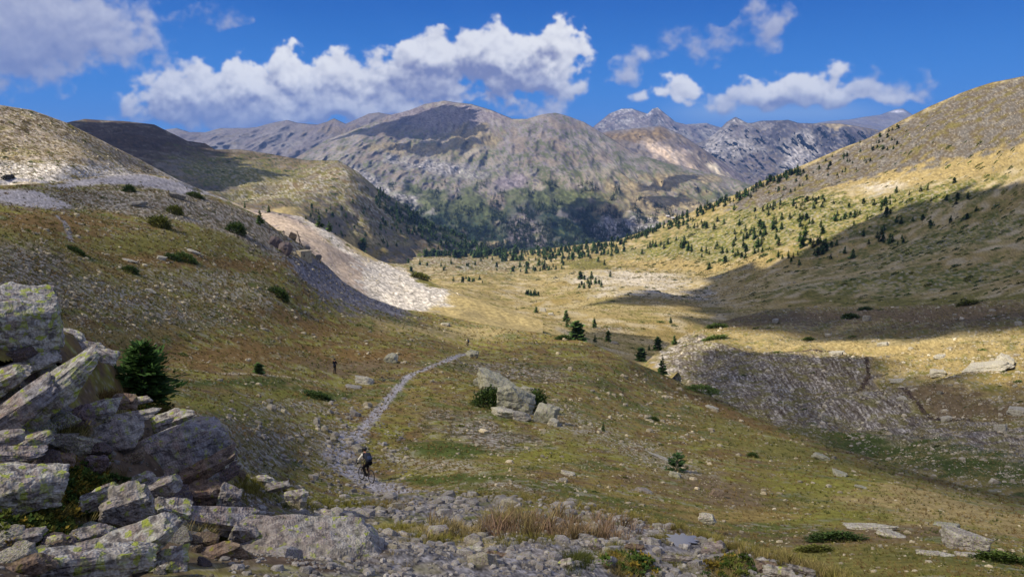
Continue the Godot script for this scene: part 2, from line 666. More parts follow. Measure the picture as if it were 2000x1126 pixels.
func loose_cloud(dir: Vector3) -> float:
	var y := maxf(dir.y, 0.0) + 0.22
	return sm(0.02, 0.32, wide.get_noise_3d(dir.x / y, 3.0, dir.z / y) + 0.16)

var pano_w := 4096
var pano: PackedFloat32Array
var low: PackedFloat32Array
var win := [0, 0, 0, 0]

func low_row(j: int) -> void:
	var v := (j + 0.5) / 512.0 * PI
	for i in 2048:
		var az := (i + 0.5) / 2048.0 * TAU
		var dir := Vector3(sin(az) * sin(v), cos(v), -cos(az) * sin(v))
		var c := sky_blue(maxf(0.0, PI / 2.0 - v))
		if v < PI / 2.0 + 0.02:
			var t := loose_cloud(dir)
			var shade := 0.72 + 0.28 * sm(-0.3, 0.5, wide.get_noise_3d(dir.x * 3.0, dir.y * 3.0 + 7.0, dir.z * 3.0))
			c = c.lerp(to_linear(236, 235, 238) * shade, t * 0.94)
		var k := (j * 2048 + i) * 3
		low[k] = c.x / EXPOSURE
		low[k + 1] = c.y / EXPOSURE
		low[k + 2] = c.z / EXPOSURE

func view_row(r: int) -> void:
	var j: int = win[1] + r
	var v := (j + 0.5) / (pano_w / 2.0) * PI
	for i0 in range(win[0], win[2]):
		var az := (i0 + 0.5) / pano_w * TAU
		var i: int = (i0 + pano_w) % pano_w
		var dir := Vector3(sin(az) * sin(v), cos(v), -cos(az) * sin(v))
		var fz := -dir.z * cp - dir.y * sp
		var px := 1000.0 + FOCAL * dir.x / fz
		var py := 563.0 - FOCAL * (dir.y * cp - dir.z * sp) / fz
		var edge := sm(-260.0, -60.0, px) * sm(2260.0, 2060.0, px) * sm(-220.0, -60.0, py)
		if edge <= 0.0:
			continue
		var c := sky_blue(maxf(0.0, PI / 2.0 - v))
		c = c.lerp(to_linear(168, 200, 240), 0.55 * sm(260.0, 215.0, py) * sm(180.0, 225.0, py) * sm(1250.0, 1400.0, px) * sm(1800.0, 1600.0, px))
		var f := thick(px, py)
		if f.x > 0.16:
			var d := cloud_at(px, py, f)
			var soft := lerpf(0.44, 0.15, f.y)
			var cover := sm(0.5 - soft, 0.5 + soft, d)
			if cover > 0.0:
				var lx := px + 5.0
				var ly := py - 15.0
				var up := cloud_at(lx, ly, thick(lx, ly))
				var fx := px + 30.0
				var fy := py - 46.0
				var deep := thick(fx, fy).x
				var fine := curl.get_noise_2d(px, py)
				var lit := clampf(0.46 + (d - up) * lerpf(0.4, 1.05, f.y) + fine * 0.35 * f.y, 0.0, 1.0)
				lit = lerpf(lit, 1.0, 0.7 * sm(1.0, 0.25, deep) * f.y)
				lit *= lerpf(0.55, 1.0, f.y) * lerpf(1.0, 0.62, sm(0.7, 1.7, deep))
				var tone := to_linear(132, 138, 178).lerp(to_linear(254, 254, 255), lit)
				c = c.lerp(tone, cover * lerpf(0.78, 0.98, f.y))
		var k := (j * pano_w + i) * 3
		pano[k] = lerpf(pano[k], c.x / EXPOSURE, edge)
		pano[k + 1] = lerpf(pano[k + 1], c.y / EXPOSURE, edge)
		pano[k + 2] = lerpf(pano[k + 2], c.z / EXPOSURE, edge)

func make_sky() -> Sky:
	low.resize(2048 * 512 * 3)
	var id := WorkerThreadPool.add_group_task(low_row, 512)
	WorkerThreadPool.wait_for_group_task_completion(id)
	var im := Image.create_from_data(2048, 512, false, Image.FORMAT_RGBF, low.to_byte_array())
	var full := Image.create(pano_w, pano_w / 2, false, Image.FORMAT_RGBF)
	im.resize(pano_w, pano_w / 2, Image.INTERPOLATE_BILINEAR)
	pano = im.get_data().to_float32_array()
	win = [-int(pano_w * 46.0 / 360.0), int(pano_w * 0.5 * (68.0 / 180.0)), int(pano_w * 46.0 / 360.0), int(pano_w * 0.25)]
	id = WorkerThreadPool.add_group_task(view_row, win[3] - win[1])
	WorkerThreadPool.wait_for_group_task_completion(id)
	full.set_data(pano_w, pano_w / 2, false, Image.FORMAT_RGBF, pano.to_byte_array())
	var sky := Sky.new()
	var m := PanoramaSkyMaterial.new()
	m.panorama = ImageTexture.create_from_image(full)
	sky.sky_material = m
	return sky

# ---------------------------------------------------------------- clouds overhead, whose shadows lie on the land
func cloud(outline: Array, height: float, thin: float, seed_: int) -> void:
	var material := StandardMaterial3D.new()
	material.albedo_color = Color(0.97, 0.97, 0.98, 1.0 - sqrt(thin))
	material.transparency = BaseMaterial3D.TRANSPARENCY_ALPHA
	material.roughness = 1.0
	material.metallic_specular = 0.0
	material.backlight_enabled = true
	material.backlight = Color(0.9, 0.9, 0.9)
	var flat := PackedVector2Array()
	for q in outline:
		var p: Vector3 = lands[q[0]].at(q[1], q[2])
		var c := p + SUN_TO * ((height - p.y) / SUN_TO.y)
		flat.append(Vector2(c.x, c.z))
	var mid := Vector2.ZERO
	for p in flat:
		mid += p / flat.size()
	var size := 0.0
	for p in flat:
		size = maxf(size, p.distance_to(mid))
	var n := fnl(seed_, 1.0 / (size * 0.16), 3)
	var rim := PackedVector2Array()
	for i in flat.size():
		var a := flat[i]
		var b := flat[(i + 1) % flat.size()]
		var m := maxi(2, int(a.distance_to(b) / (size * 0.04)))
		for k in m:
			var p := a.lerp(b, float(k) / m)
			rim.append(p + Vector2(n.get_noise_2d(p.x, p.y), n.get_noise_2d(p.x + 999.0, p.y)) * size * 0.06)
	if Geometry2D.is_polygon_clockwise(rim):
		rim.reverse()
	var best := PackedVector2Array()
	for part in Geometry2D.offset_polygon(rim, size * 0.004):
		if part.size() > best.size():
			best = part
	rim = best
	var tri := Geometry2D.triangulate_polygon(rim)
	if tri.is_empty():
		print("cloud outline crosses itself ", outline)
		return
	# flat base, heaped top
	var st := SurfaceTool.new()
	st.begin(Mesh.PRIMITIVE_TRIANGLES)
	st.set_smooth_group(0)
	for k in range(0, tri.size(), 3):
		var q := [rim[tri[k]], rim[tri[k + 1]], rim[tri[k + 2]]]
		for m in [0, 1, 2]:
			st.add_vertex(Vector3(q[m].x, height - size * 0.03, q[m].y))
	var rings := 6
	for i in rim.size():
		var a := rim[i]
		var b := rim[(i + 1) % rim.size()]
		st.add_vertex(Vector3(a.x, height - size * 0.03, a.y))
		st.add_vertex(Vector3(b.x, height - size * 0.03, b.y))
		st.add_vertex(Vector3(a.x, height, a.y))
		st.add_vertex(Vector3(b.x, height - size * 0.03, b.y))
		st.add_vertex(Vector3(b.x, height, b.y))
		st.add_vertex(Vector3(a.x, height, a.y))
	for k in range(0, tri.size(), 3):
		var q := [rim[tri[k]], rim[tri[k + 1]], rim[tri[k + 2]]]
		var c: Vector2 = (q[0] + q[1] + q[2]) / 3.0
		var top := Vector3(c.x, height + size * (0.07 + 0.08 * n.get_noise_2d(c.x, c.y)), c.y)
		for m in 3:
			st.add_vertex(Vector3(q[m].x, height, q[m].y))
			st.add_vertex(Vector3(q[(m + 1) % 3].x, height, q[(m + 1) % 3].y))
			st.add_vertex(top)
	st.generate_normals()
	var o := MeshInstance3D.new()
	o.name = "cloud"
	o.mesh = st.commit()
	o.material_override = material
	o.set_meta("kind", "structure")
	add_child(o, true)
	for p in rim:
		var v := Vector3(p.x, height, p.y) - EYE
		var fz := -v.z * cp - v.y * sp
		if fz > 0.0:
			var py := 563.0 - FOCAL * (v.y * cp - v.z * sp) / fz
			var px := 1000.0 + FOCAL * v.x / fz
			if px > -100.0 and px < 2100.0 and py > -60.0 and py < 1126.0:
				print("cloud in view: ", outline[0], " ", px, " ", py)
				break

func make_clouds() -> void:
	var H := "hillside"
	var M := "moraine_hill"
	var V := "valley"
	var P := "massif"
	cloud([["rubble_terrace", -600, 1290], [H, -600, 360], [H, 0, 366], [H, 180, 350], [H, 270, 342], [H, 380, 376], [H, 470, 409], [H, 560, 464], [H, 650, 534], [H, 760, 596], [H, 800, 645], [H, 880, 676], [H, 960, 680], [H, 1100, 668], [H, 1225, 704], [H, 1400, 782], [H, 1600, 866], [H, 1880, 952], [H, 2600, 1080], ["rubble_terrace", 2600, 1490]], 800.0, 0.58, 1)
	cloud([[M, 1400, 690], [M, 1540, 696], [M, 1640, 700], [M, 1700, 728], [M, 1850, 735], [M, 2000, 735], [M, 2500, 690], [M, 2500, 1080], [M, 1880, 990], [M, 1600, 900], [M, 1400, 810], [M, 1345, 715]], 650.0, 0.26, 2)
	cloud([[V, 1190, 600], [V, 1290, 577], [V, 1400, 545], [V, 1500, 520], [V, 1600, 480], [V, 1700, 440], [V, 1850, 388], [V, 2000, 368], [V, 2600, 330], [M, 2600, 640], [M, 2000, 644], [M, 1750, 648], [M, 1560, 644], [M, 1450, 645], [V, 1350, 604]], 900.0, 0.10, 3)
	cloud([[V, 1130, 655], [V, 1200, 646], [V, 1260, 652], [V, 1300, 668], [V, 1290, 700], [V, 1150, 690]], 520.0, 0.20, 4)
	cloud([["brown_hill", -300, 262], ["brown_hill", 110, 246], ["brown_hill", 165, 236], ["brown_hill", 300, 246], ["brown_hill", 370, 279], ["brown_hill", 420, 300], ["brown_hill", 460, 320], ["brown_hill", 500, 335], ["brown_hill", 490, 352], ["brown_hill", 430, 352], ["brown_hill", 380, 375], ["brown_hill", 250, 330], ["brown_hill", -300, 330]], 1500.0, 0.06, 5)
	cloud([[P, 770, 245], [P, 790, 228], [P, 816, 224], [P, 861, 206], [P, 912, 212], [P, 927, 219], [P, 924, 249], [P, 951, 252], [P, 948, 261], [P, 915, 271], [P, 860, 272], [P, 825, 270], [P, 780, 272], [P, 750, 262]], 2700.0, 0.12, 6)
	cloud([[P, 640, 279], [P, 690, 258], [P, 744, 241], [P, 790, 232], [P, 800, 244], [P, 760, 256], [P, 729, 266], [P, 690, 264]], 2750.0, 0.12, 16)
	cloud([[P, 760, 288], [P, 830, 274], [P, 915, 274], [P, 946, 281], [P, 900, 297], [P, 834, 306], [P, 795, 297]], 2500.0, 0.12, 17)
	cloud([[P, 1105, 400], [P, 1130, 390], [P, 1165, 390], [P, 1200, 412], [P, 1238, 445], [P, 1225, 470], [P, 1180, 478], [P, 1145, 452], [P, 1122, 428]], 1600.0, 0.10, 7)
	cloud([[P, 1245, 368], [P, 1300, 352], [P, 1362, 340], [P, 1352, 356], [P, 1300, 372], [P, 1258, 376]], 1900.0, 0.12, 8)
	cloud([[P, 1262, 388], [P, 1330, 380], [P, 1352, 394], [P, 1280, 408]], 1900.0, 0.12, 9)

func patches(called: String, list: Array) -> void:
	for q in list:
		lands[called].patch(q[0], q[1], q[2], q[3], q[4], q[5] if q.size() > 5 else 0.0, q[6] if q.size() > 6 else 0.5)

func mark_lands() -> void:
	patches("valley", [[1580, 352, 120, 24, "crest", -22], [1720, 300, 120, 42, "crest", -22], [1860, 250, 130, 55, "crest", -22], [2010, 215, 140, 66, "crest", -20], [2300, 170, 200, 90, "crest", -15],
		[1400, 470, 200, 42, "scrub", -8], [1560, 440, 190, 36, "scrub", -12], [1680, 410, 150, 26, "scrub", -12], [1300, 492, 130, 16, "scrub", -10], [1500, 395, 110, 20, "scrub", -20], [1800, 400, 140, 20, "scrub", -12], [1840, 470, 200, 26, "scrub", -12],
		[1740, 350, 80, 15, "pale", -12], [1390, 519, 120, 11, "gold", 3], [1240, 515, 90, 9, "gold"], [1900, 318, 190, 24, "gold", -8], [1700, 345, 90, 10, "gold", -12], [900, 516, 150, 16, "stony"], [1150, 520, 60, 10, "olive"], [1230, 545, 110, 14, "pale"], [1300, 575, 110, 12, "pale"],
		[1650, 560, 180, 12, "scrub", -8], [1850, 540, 180, 14, "scrub", -10], [1750, 585, 260, 10, "olive"], [1180, 640, 60, 8, "stony"]])
	patches("pale_slope", [[40, 338, 130, 20, "white"], [180, 336, 120, 16, "white", 5], [300, 352, 90, 13, "white", 18], [430, 396, 80, 10, "white", 28], [330, 340, 90, 9, "pale", 32], [170, 270, 80, 12, "stony", 30], [60, 222, 90, 10, "rocky", 12], [60, 260, 130, 40, "tan", 14], [250, 310, 80, 12, "tan", 32],
		[590, 462, 110, 36, "sand", 35], [560, 430, 80, 14, "mauve", 18], [660, 500, 70, 30, "sand", 40], [800, 562, 90, 28, "white", 22], [730, 545, 80, 28, "white", 32], [640, 460, 70, 8, "white", 36], [700, 486, 40, 6, "straw", 38], [862, 548, 50, 6, "olive", 26], [900, 590, 80, 8, "straw", 14], [10, 330, 30, 8, "straw"]])
	var H: Land = lands.hillside
	patches("hillside", [[60, 384, 100, 13, "scree"], [100, 400, 60, 9, "scree"], [270, 356, 120, 13, "slate", 4], [360, 376, 60, 10, "slate", 20], [180, 350, 70, 5, "rocky"],
		[650, 560, 100, 24, "slate", 38], [740, 598, 70, 16, "slate", 20], [600, 520, 50, 14, "slate", 30], [300, 395, 170, 26, "rocky", 8], [470, 440, 100, 30, "rocky", 22], [540, 480, 60, 30, "rocky", 40], [160, 385, 60, 20, "rocky"],
		[230, 580, 170, 26, "stony", 12], [60, 530, 100, 50, "rocky", 20], [330, 610, 140, 18, "stony", 14], [400, 560, 120, 18, "stony", 14], [450, 540, 90, 10, "stony", 6], [560, 610, 100, 20, "stony", 20], [300, 480, 200, 20, "olive"], [130, 430, 120, 18, "rust"], [420, 510, 180, 12, "rust", 6],
		[450, 690, 220, 22, "rust"], [720, 700, 150, 16, "rust"], [250, 650, 140, 14, "ochre"], [640, 640, 120, 16, "rust", 8], [700, 720, 90, 14, "brown"], [620, 776, 80, 8, "green"], [480, 790, 120, 20, "moss"], [460, 745, 90, 8, "green"], [900, 650, 120, 14, "straw"],
		[520, 850, 130, 26, "stony"], [470, 900, 120, 30, "stony"], [560, 800, 90, 16, "stony"], [640, 860, 40, 40, "stony"], [960, 855, 130, 26, "rocky", 14], [1080, 815, 120, 16, "stony", 28], [1200, 860, 140, 16, "stony", 28], [1000, 720, 120, 14, "rocky", 6], [1290, 890, 120, 14, "stony", 24],
		[1060, 885, 70, 16, "moss"], [870, 880, 80, 14, "green"], [1400, 800, 120, 12, "rust", 25], [1500, 870, 160, 20, "olive", 20], [1420, 960, 140, 26, "brown", 10], [1700, 960, 170, 26, "moss", 10], [1850, 990, 190, 30, "gold", 8], [1600, 1000, 120, 18, "moss"], [1750, 1035, 200, 12, "brown"], [1450, 1000, 120, 14, "ochre"], [1700, 1090, 220, 30, "olive"],
		[850, 905, 120, 14, "stony", 8], [1000, 945, 120, 10, "stony", 8], [880, 930, 100, 8, "green"]])
	H.trail([[790, 962], [750, 948], [715, 936], [680, 915], [655, 890], [672, 870], [700, 850], [712, 835], [735, 810], [755, 785], [775, 765], [790, 745], [810, 730], [840, 718], [870, 705], [895, 692], [915, 683]], 0.5, "gravel")
	H.trail([[790, 962], [750, 948], [715, 936], [680, 915], [655, 890], [672, 870], [695, 852]], 0.85, "gravel")
	H.trail([[330, 715], [430, 725], [560, 735], [620, 745]], 0.22, "pale")
	H.trail([[930, 685], [1050, 688], [1150, 692], [1215, 702]], 0.4, "soil")
	H.trail([[108, 420], [126, 432], [134, 448], [137, 462]], 0.35, "scree")
	patches("rubble_terrace", [[1000, 1075, 480, 80, "rubble"], [800, 990, 200, 26, "rubble"], [1300, 1060, 200, 40, "rubble", 10], [250, 950, 300, 140, "soil"], [480, 1080, 200, 60, "soil"], [120, 965, 120, 30, "moss"], [680, 985, 60, 9, "moss"], [780, 1030, 60, 8, "moss"], [880, 1040, 120, 16, "straw"], [1060, 1030, 100, 22, "straw"], [1430, 1075, 90, 10, "soil", 24], [1270, 1028, 130, 7, "soil", 18], [540, 940, 90, 24, "moss"]])
	patches("moraine_hill", [[1500, 760, 190, 62, "scree", 8], [1340, 700, 50, 40, "white"], [1640, 800, 110, 36, "scree", 12], [1850, 850, 160, 34, "scree", 8], [2050, 880, 160, 40, "scree"], [1700, 880, 180, 26, "green", 10], [1950, 925, 160, 24, "green", 6], [1500, 830, 90, 20, "olive", 20], [1700, 672, 320, 16, "straw"], [1800, 690, 220, 14, "gold"], [1600, 620, 250, 12, "brown"], [1850, 615, 250, 16, "brown"], [1850, 780, 150, 20, "brown", 8]])
	patches("massif", [[1010, 474, 250, 34, "forest"], [880, 440, 110, 40, "forest", 20], [1160, 436, 100, 54, "forest"], [1080, 464, 160, 38, "forest"], [960, 425, 120, 26, "forest"], [1060, 420, 70, 24, "forest"], [1230, 460, 70, 20, "forest"], [990, 360, 40, 17, "mauve", -20], [1020, 440, 40, 40, "mauve", -40], [870, 400, 130, 24, "moor", 10], [1120, 390, 120, 20, "moor"], [1330, 395, 100, 16, "moor"], [1300, 400, 110, 18, "hay"], [1300, 428, 70, 10, "straw"], [1250, 370, 80, 14, "hay"], [870, 230, 120, 24, "mauve"], [790, 290, 90, 10, "hay"], [925, 265, 40, 16, "hay"], [1330, 350, 90, 10, "hay"], [955, 484, 34, 10, "hay"], [1230, 440, 60, 20, "scree"], [700, 350, 90, 20, "scree", 20], [840, 330, 100, 16, "scree", 8]])
	patches("brown_hill", [[200, 270, 260, 46, "heath"], [540, 430, 120, 20, "straw", 8], [700, 465, 90, 20, "straw", 8], [690, 500, 90, 12, "ochre"], [640, 350, 90, 30, "stony", 10], [720, 400, 60, 40, "stony", 40], [860, 460, 120, 16, "forest", 30], [470, 340, 120, 30, "scrub", 10], [560, 370, 100, 24, "stony"]])
	patches("white_flank", [[1310, 305, 70, 16, "sand", 30], [1400, 338, 50, 8, "pale", 40], [1340, 350, 60, 12, "sand", 30], [1250, 262, 80, 12, "brown"]])
	patches("dark_cliffs", [[1560, 310, 30, 40, "scree", 20], [1420, 290, 60, 30, "scree", -20], [1650, 243, 60, 5, "hay"]])

	lands.valley.area([[1480, 362], [1560, 330], [1640, 295], [1760, 240], [1880, 185], [2000, 150], [2300, 92], [2580, 80], [2580, 200], [2200, 250], [2000, 270], [1850, 298], [1750, 326], [1650, 350], [1560, 383], [1480, 398], [1420, 402]], "crest", 8.0)
	lands.blue_ridge.patch(1754, 218, 15, 4, "hoar")
	var M: Land = lands.moraine_hill
	M.area([[1285, 705], [1335, 655], [1385, 656], [1365, 690], [1420, 684], [1500, 680], [1560, 688], [1620, 684], [1685, 698], [1694, 735], [1668, 764], [1760, 772], [1830, 806], [1900, 812], [2060, 836], [2060, 905], [1900, 880], [1800, 866], [1700, 858], [1600, 846], [1500, 825], [1400, 790], [1300, 745]], "ribs", 2.6)
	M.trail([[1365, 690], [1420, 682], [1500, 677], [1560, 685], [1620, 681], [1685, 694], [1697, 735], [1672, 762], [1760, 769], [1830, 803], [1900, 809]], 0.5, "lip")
	H.area([[90, 368], [130, 347], [200, 340], [270, 338], [340, 350], [400, 378], [360, 386], [290, 368], [220, 362], [150, 364]], "gravel", 0.7)
	H.area([[-60, 368], [0, 370], [70, 372], [142, 402], [70, 408], [0, 393], [-60, 390]], "gravel", 0.7)
	H.area([[556, 504], [640, 520], [700, 572], [796, 604], [770, 614], [700, 602], [640, 578], [590, 548]], "slate", 1.5)
	H.area([[370, 382], [470, 408], [545, 455], [600, 482], [600, 508], [540, 502], [480, 474], [400, 442], [250, 422], [150, 388], [200, 376], [300, 380]], "rocky", 0.9)
	var W: Land = lands.pale_slope
	W.area([[470, 404], [560, 424], [640, 468], [700, 512], [745, 520], [790, 545], [840, 575], [790, 605], [720, 575], [640, 520], [560, 455], [480, 415]], "sand", 3.0)
	W.area([[690, 515], [750, 512], [800, 536], [893, 575], [850, 602], [780, 610], [720, 575]], "white", 2.0)
	W.area([[897, 578], [960, 596], [1070, 620], [1070, 700], [820, 660], [800, 612], [850, 606]], "straw", 2.0)
	W.area([[810, 535], [850, 550], [890, 570], [870, 574], [820, 552]], "olive", 2.0)
	W.area([[-60, 316], [0, 312], [90, 326], [160, 326], [240, 332], [330, 338], [385, 354], [330, 356], [230, 345], [130, 344], [60, 352], [-60, 352]], "white", 1.2)
	W.trail([[-60, 354], [20, 353], [60, 352], [110, 356]], 1.6, "gravel")

func make_lands() -> void:
	var earth := StandardMaterial3D.new()
	earth.vertex_color_use_as_albedo = true
	earth.vertex_color_is_srgb = true
	earth.roughness = 1.0
	earth.metallic_specular = 0.2
	var l: Land
	l = land("rubble_terrace", -600, 2600, [[-600, 1300], [2600, 1500]],
		[[-600, 560], [0, 592], [100, 640], [150, 656], [225, 706], [245, 776], [330, 802], [420, 856], [480, 930], [600, 975], [720, 968], [850, 958], [950, 962], [1050, 968], [1150, 985], [1250, 1005], [1350, 1035], [1450, 1068], [1550, 1095], [1640, 1126], [1800, 1180], [2600, 1440]],
		[[0, 1126, 3.4], [500, 1126, 3.9], [1000, 1126, 4.4], [1500, 1126, 5.0], [500, 1050, 6], [1000, 1050, 7], [750, 1000, 11], [750, 968, 17], [1000, 975, 15], [1200, 998, 11.5], [1400, 1052, 7.5], [1620, 1120, 5.2], [0, 640, 5.9], [100, 700, 5.75], [0, 760, 5.5], [100, 800, 5.6], [45, 945, 4.8], [250, 850, 6.0], [360, 900, 6.1], [250, 1000, 5.0], [150, 1100, 3.95], [400, 1010, 5.3], [620, 1068, 5.2], [170, 680, 7.5], [282, 790, 8.2], [420, 860, 7.2], [480, 930, 9.5], [-400, 700, 5.2], [-400, 1000, 3.6], [0, 1300, 2.4], [1000, 1300, 2.8], [2000, 1300, 3.0]],
		{"rows": 170, "stepx": 4.0, "palette": "near", "relief": 0.1, "relief_freq": 0.6, "toward": 0.0, "back": [[1.5, 1.6], [4, 5], [8, 10]]})
	l = land("hillside", -600, 2600, [[-600, 900], [0, 900], [420, 950], [600, 1020], [850, 1000], [1050, 1010], [1250, 1050], [1640, 1190], [1800, 1240], [2600, 1500]],
		[[-600, 350], [0, 362], [100, 357], [180, 345], [270, 338], [330, 345], [380, 372], [430, 388], [470, 405], [500, 418], [540, 448], [590, 478], [640, 520], [670, 550], [720, 580], [790, 604], [850, 612], [920, 628], [1000, 642], [1100, 655], [1160, 672], [1225, 700], [1290, 728], [1400, 778], [1500, 825], [1600, 862], [1700, 893], [1800, 925], [1880, 948], [2000, 975], [2600, 1070]],
		[[713, 933, 42], [650, 885, 47], [700, 850, 54], [770, 775, 74], [800, 745, 86], [890, 697, 112], [654, 731, 87], [910, 678, 150], [1000, 780, 80], [1000, 850, 58], [1000, 940, 33], [1225, 702, 150], [1100, 657, 190], [1000, 645, 200], [900, 628, 215], [800, 606, 220],
		[1290, 728, 165], [1500, 825, 120], [1700, 893, 95], [1880, 948, 80], [2000, 975, 74], [1300, 900, 55], [1500, 950, 48], [1500, 1050, 26], [1880, 1060, 25], [1700, 1000, 36], [2000, 1126, 17], [1700, 1126, 16], [1300, 1000, 30], [1100, 960, 32],
		[500, 900, 32], [500, 800, 48], [500, 740, 66], [300, 720, 60], [330, 650, 80], [300, 560, 95], [500, 600, 110], [700, 620, 150], [600, 680, 100], [800, 660, 135], [150, 640, 60], [0, 560, 62], [0, 470, 85], [100, 420, 120], [0, 370, 150], [270, 340, 210], [140, 400, 150], [300, 440, 140], [470, 450, 165], [500, 420, 200], [590, 480, 190], [590, 520, 165], [640, 525, 190], [790, 604, 215], [450, 520, 130], [560, 570, 130], [200, 500, 100], [100, 800, 20], [300, 800, 25], [420, 900, 22], [-600, 400, 110], [-600, 850, 12], [2600, 1080, 50], [2600, 1450, 8]],
		{"rows": 310, "palette": "hill", "full": 150.0, "relief": 1.8, "relief_freq": 0.02, "toward": 0.0, "fade": 0.1, "back": [[6, 3], [25, 20], [60, 60], [90, 100]]})
	l = land("moraine_hill", 1240, 2600, [[1240, 750], [1270, 770], [1500, 880], [1700, 935], [1880, 1000], [2000, 1015], [2600, 1110]],
		[[1240, 730], [1280, 690], [1310, 672], [1340, 652], [1400, 630], [1500, 605], [1560, 600], [1700, 598], [1850, 594], [2000, 583], [2600, 560]],
		[[1500, 800, 175], [1500, 700, 235], [1330, 700, 260], [1330, 660, 300], [1290, 720, 240], [1690, 725, 215], [1620, 690, 240], [1500, 660, 270], [1500, 605, 420], [1700, 650, 280], [1700, 598, 400], [2000, 583, 330], [2000, 640, 250], [2000, 700, 200], [1700, 780, 185], [2000, 830, 140], [1850, 800, 160], [2000, 920, 100], [1880, 945, 92], [1700, 880, 135], [2600, 600, 250], [2600, 1000, 70]],
		{"rows": 190, "palette": "moraine", "full": 220.0, "relief": 4.0, "relief_freq": 0.022, "toward": 0.0, "fade": 0.2, "back": [[20, 8], [60, 40], [150, 110]]})
	l = land("valley", 500, 2600, [[500, 560], [760, 640], [800, 640], [1000, 670], [1100, 690], [1200, 730], [1290, 760], [1330, 720], [1400, 670], [1500, 640], [2000, 640], [2600, 620]],
		[[500, 505], [720, 500], [800, 497], [900, 497], [980, 492], [1040, 488], [1100, 482], [1200, 470], [1300, 437], [1380, 400], [1440, 378], [1480, 357], [1560, 325], [1640, 290], [1700, 268], [1760, 235], [1820, 205], [1880, 180], [1940, 160], [2000, 148], [2200, 110], [2600, 70]],
		[[800, 497, 1900], [500, 505, 1900], [1000, 490, 2000], [1100, 484, 1900], [1200, 470, 1800], [1380, 402, 1700], [1480, 358, 1600], [1700, 268, 1500], [2000, 150, 1300], [2600, 70, 1200], [1000, 545, 1200], [1000, 600, 600], [900, 600, 400], [1000, 640, 260], [1150, 660, 330], [1250, 690, 290], [1300, 640, 430], [1200, 600, 560], [1400, 590, 750], [1300, 560, 900], [1200, 520, 1300], [1450, 500, 1050], [1450, 430, 1350], [1700, 450, 950], [1700, 380, 1150], [2000, 280, 1000], [2000, 370, 850], [2000, 470, 650], [2000, 585, 420], [1700, 590, 520], [1500, 600, 600], [1700, 540, 680], [2600, 585, 380], [2600, 300, 700], [780, 600, 500]],
		{"rows": 210, "palette": "valley", "full": 900.0, "relief": 20.0, "relief_freq": 0.004, "toward": 0.2, "fade": 0.12, "back": [[60, 20], [300, 200], [600, 500]]})
	l = land("pale_slope", -600, 1060, [[-600, 400], [0, 390], [380, 400], [500, 445], [640, 545], [790, 630], [1060, 660]],
		[[-600, 30], [-200, 140], [0, 205], [60, 215], [130, 240], [200, 275], [280, 315], [350, 352], [430, 385], [480, 405], [520, 412], [590, 423], [620, 440], [650, 455], [690, 480], [740, 508], [790, 524], [840, 550], [895, 574], [960, 595], [1060, 625]],
		[[0, 205, 420], [-600, 40, 380], [-600, 390, 260], [0, 345, 330], [130, 330, 340], [200, 275, 450], [280, 315, 470], [430, 385, 500], [480, 405, 520], [590, 423, 480], [690, 480, 420], [740, 508, 400], [890, 574, 330], [800, 600, 270], [700, 560, 290], [640, 500, 330], [560, 440, 400], [790, 530, 380], [1050, 640, 260]],
		{"rows": 130, "palette": "white", "relief": 7.0, "relief_freq": 0.012, "toward": 0.3, "fade": 0.15, "back": [[15, 6], [80, 60], [200, 180]]})
	l = land("brown_hill", -400, 1100, [[-400, 430], [430, 430], [600, 500], [740, 530], [1100, 530]],
		[[-400, 262], [110, 243], [165, 232], [240, 236], [300, 243], [340, 262], [365, 275], [400, 280], [420, 292], [470, 292], [530, 301], [600, 313], [660, 313], [700, 337], [740, 371], [775, 391], [830, 427], [900, 462], [960, 487], [1010, 495], [1100, 505]],
		[[165, 232, 2600], [300, 243, 2500], [420, 292, 2300], [600, 313, 2100], [660, 313, 2000], [740, 370, 1950], [830, 427, 2000], [960, 487, 2000], [500, 400, 1500], [600, 420, 1400], [640, 440, 1450], [700, 490, 1500], [800, 495, 1700], [300, 320, 1900], [-400, 255, 2600], [750, 440, 1700], [1100, 510, 2050]],
		{"rows": 120, "palette": "midhill", "relief": 45.0, "relief_freq": 0.005, "toward": 0.6, "fade": 0.15, "back": [[100, 40], [500, 400]]})
	l = land("massif", 400, 1700, [[400, 420], [900, 520], [1300, 520], [1700, 420]],
		[[400, 330], [560, 318], [640, 272], [700, 250], [760, 225], [800, 215], [830, 203], [868, 196], [890, 200], [920, 203], [960, 215], [1000, 232], [1030, 232], [1060, 223], [1085, 220], [1110, 227], [1140, 238], [1180, 262], [1240, 300], [1320, 322], [1400, 340], [1470, 360], [1700, 400]],
		[[868, 196, 6500], [760, 225, 6300], [640, 272, 5800], [1085, 220, 5500], [1180, 262, 5400], [700, 330, 4600], [900, 330, 4700], [1000, 330, 4500], [800, 400, 3600], [1000, 400, 3600], [900, 480, 2900], [1100, 480, 2900], [1200, 440, 3200], [1300, 430, 3300], [1300, 360, 4200], [1400, 345, 4600], [1470, 362, 4600], [1200, 300, 4800], [560, 330, 5300], [1700, 410, 4500]],
		{"rows": 190, "palette": "massif", "gully": 0.9, "gully_freq": 0.006, "relief": 72.0, "relief_freq": 0.0015, "toward": 0.75, "relief_y": 0.5, "relief_z": 0.3, "fade": 0.2, "ridged": true, "back": [[300, 150], [1500, 1200]]})
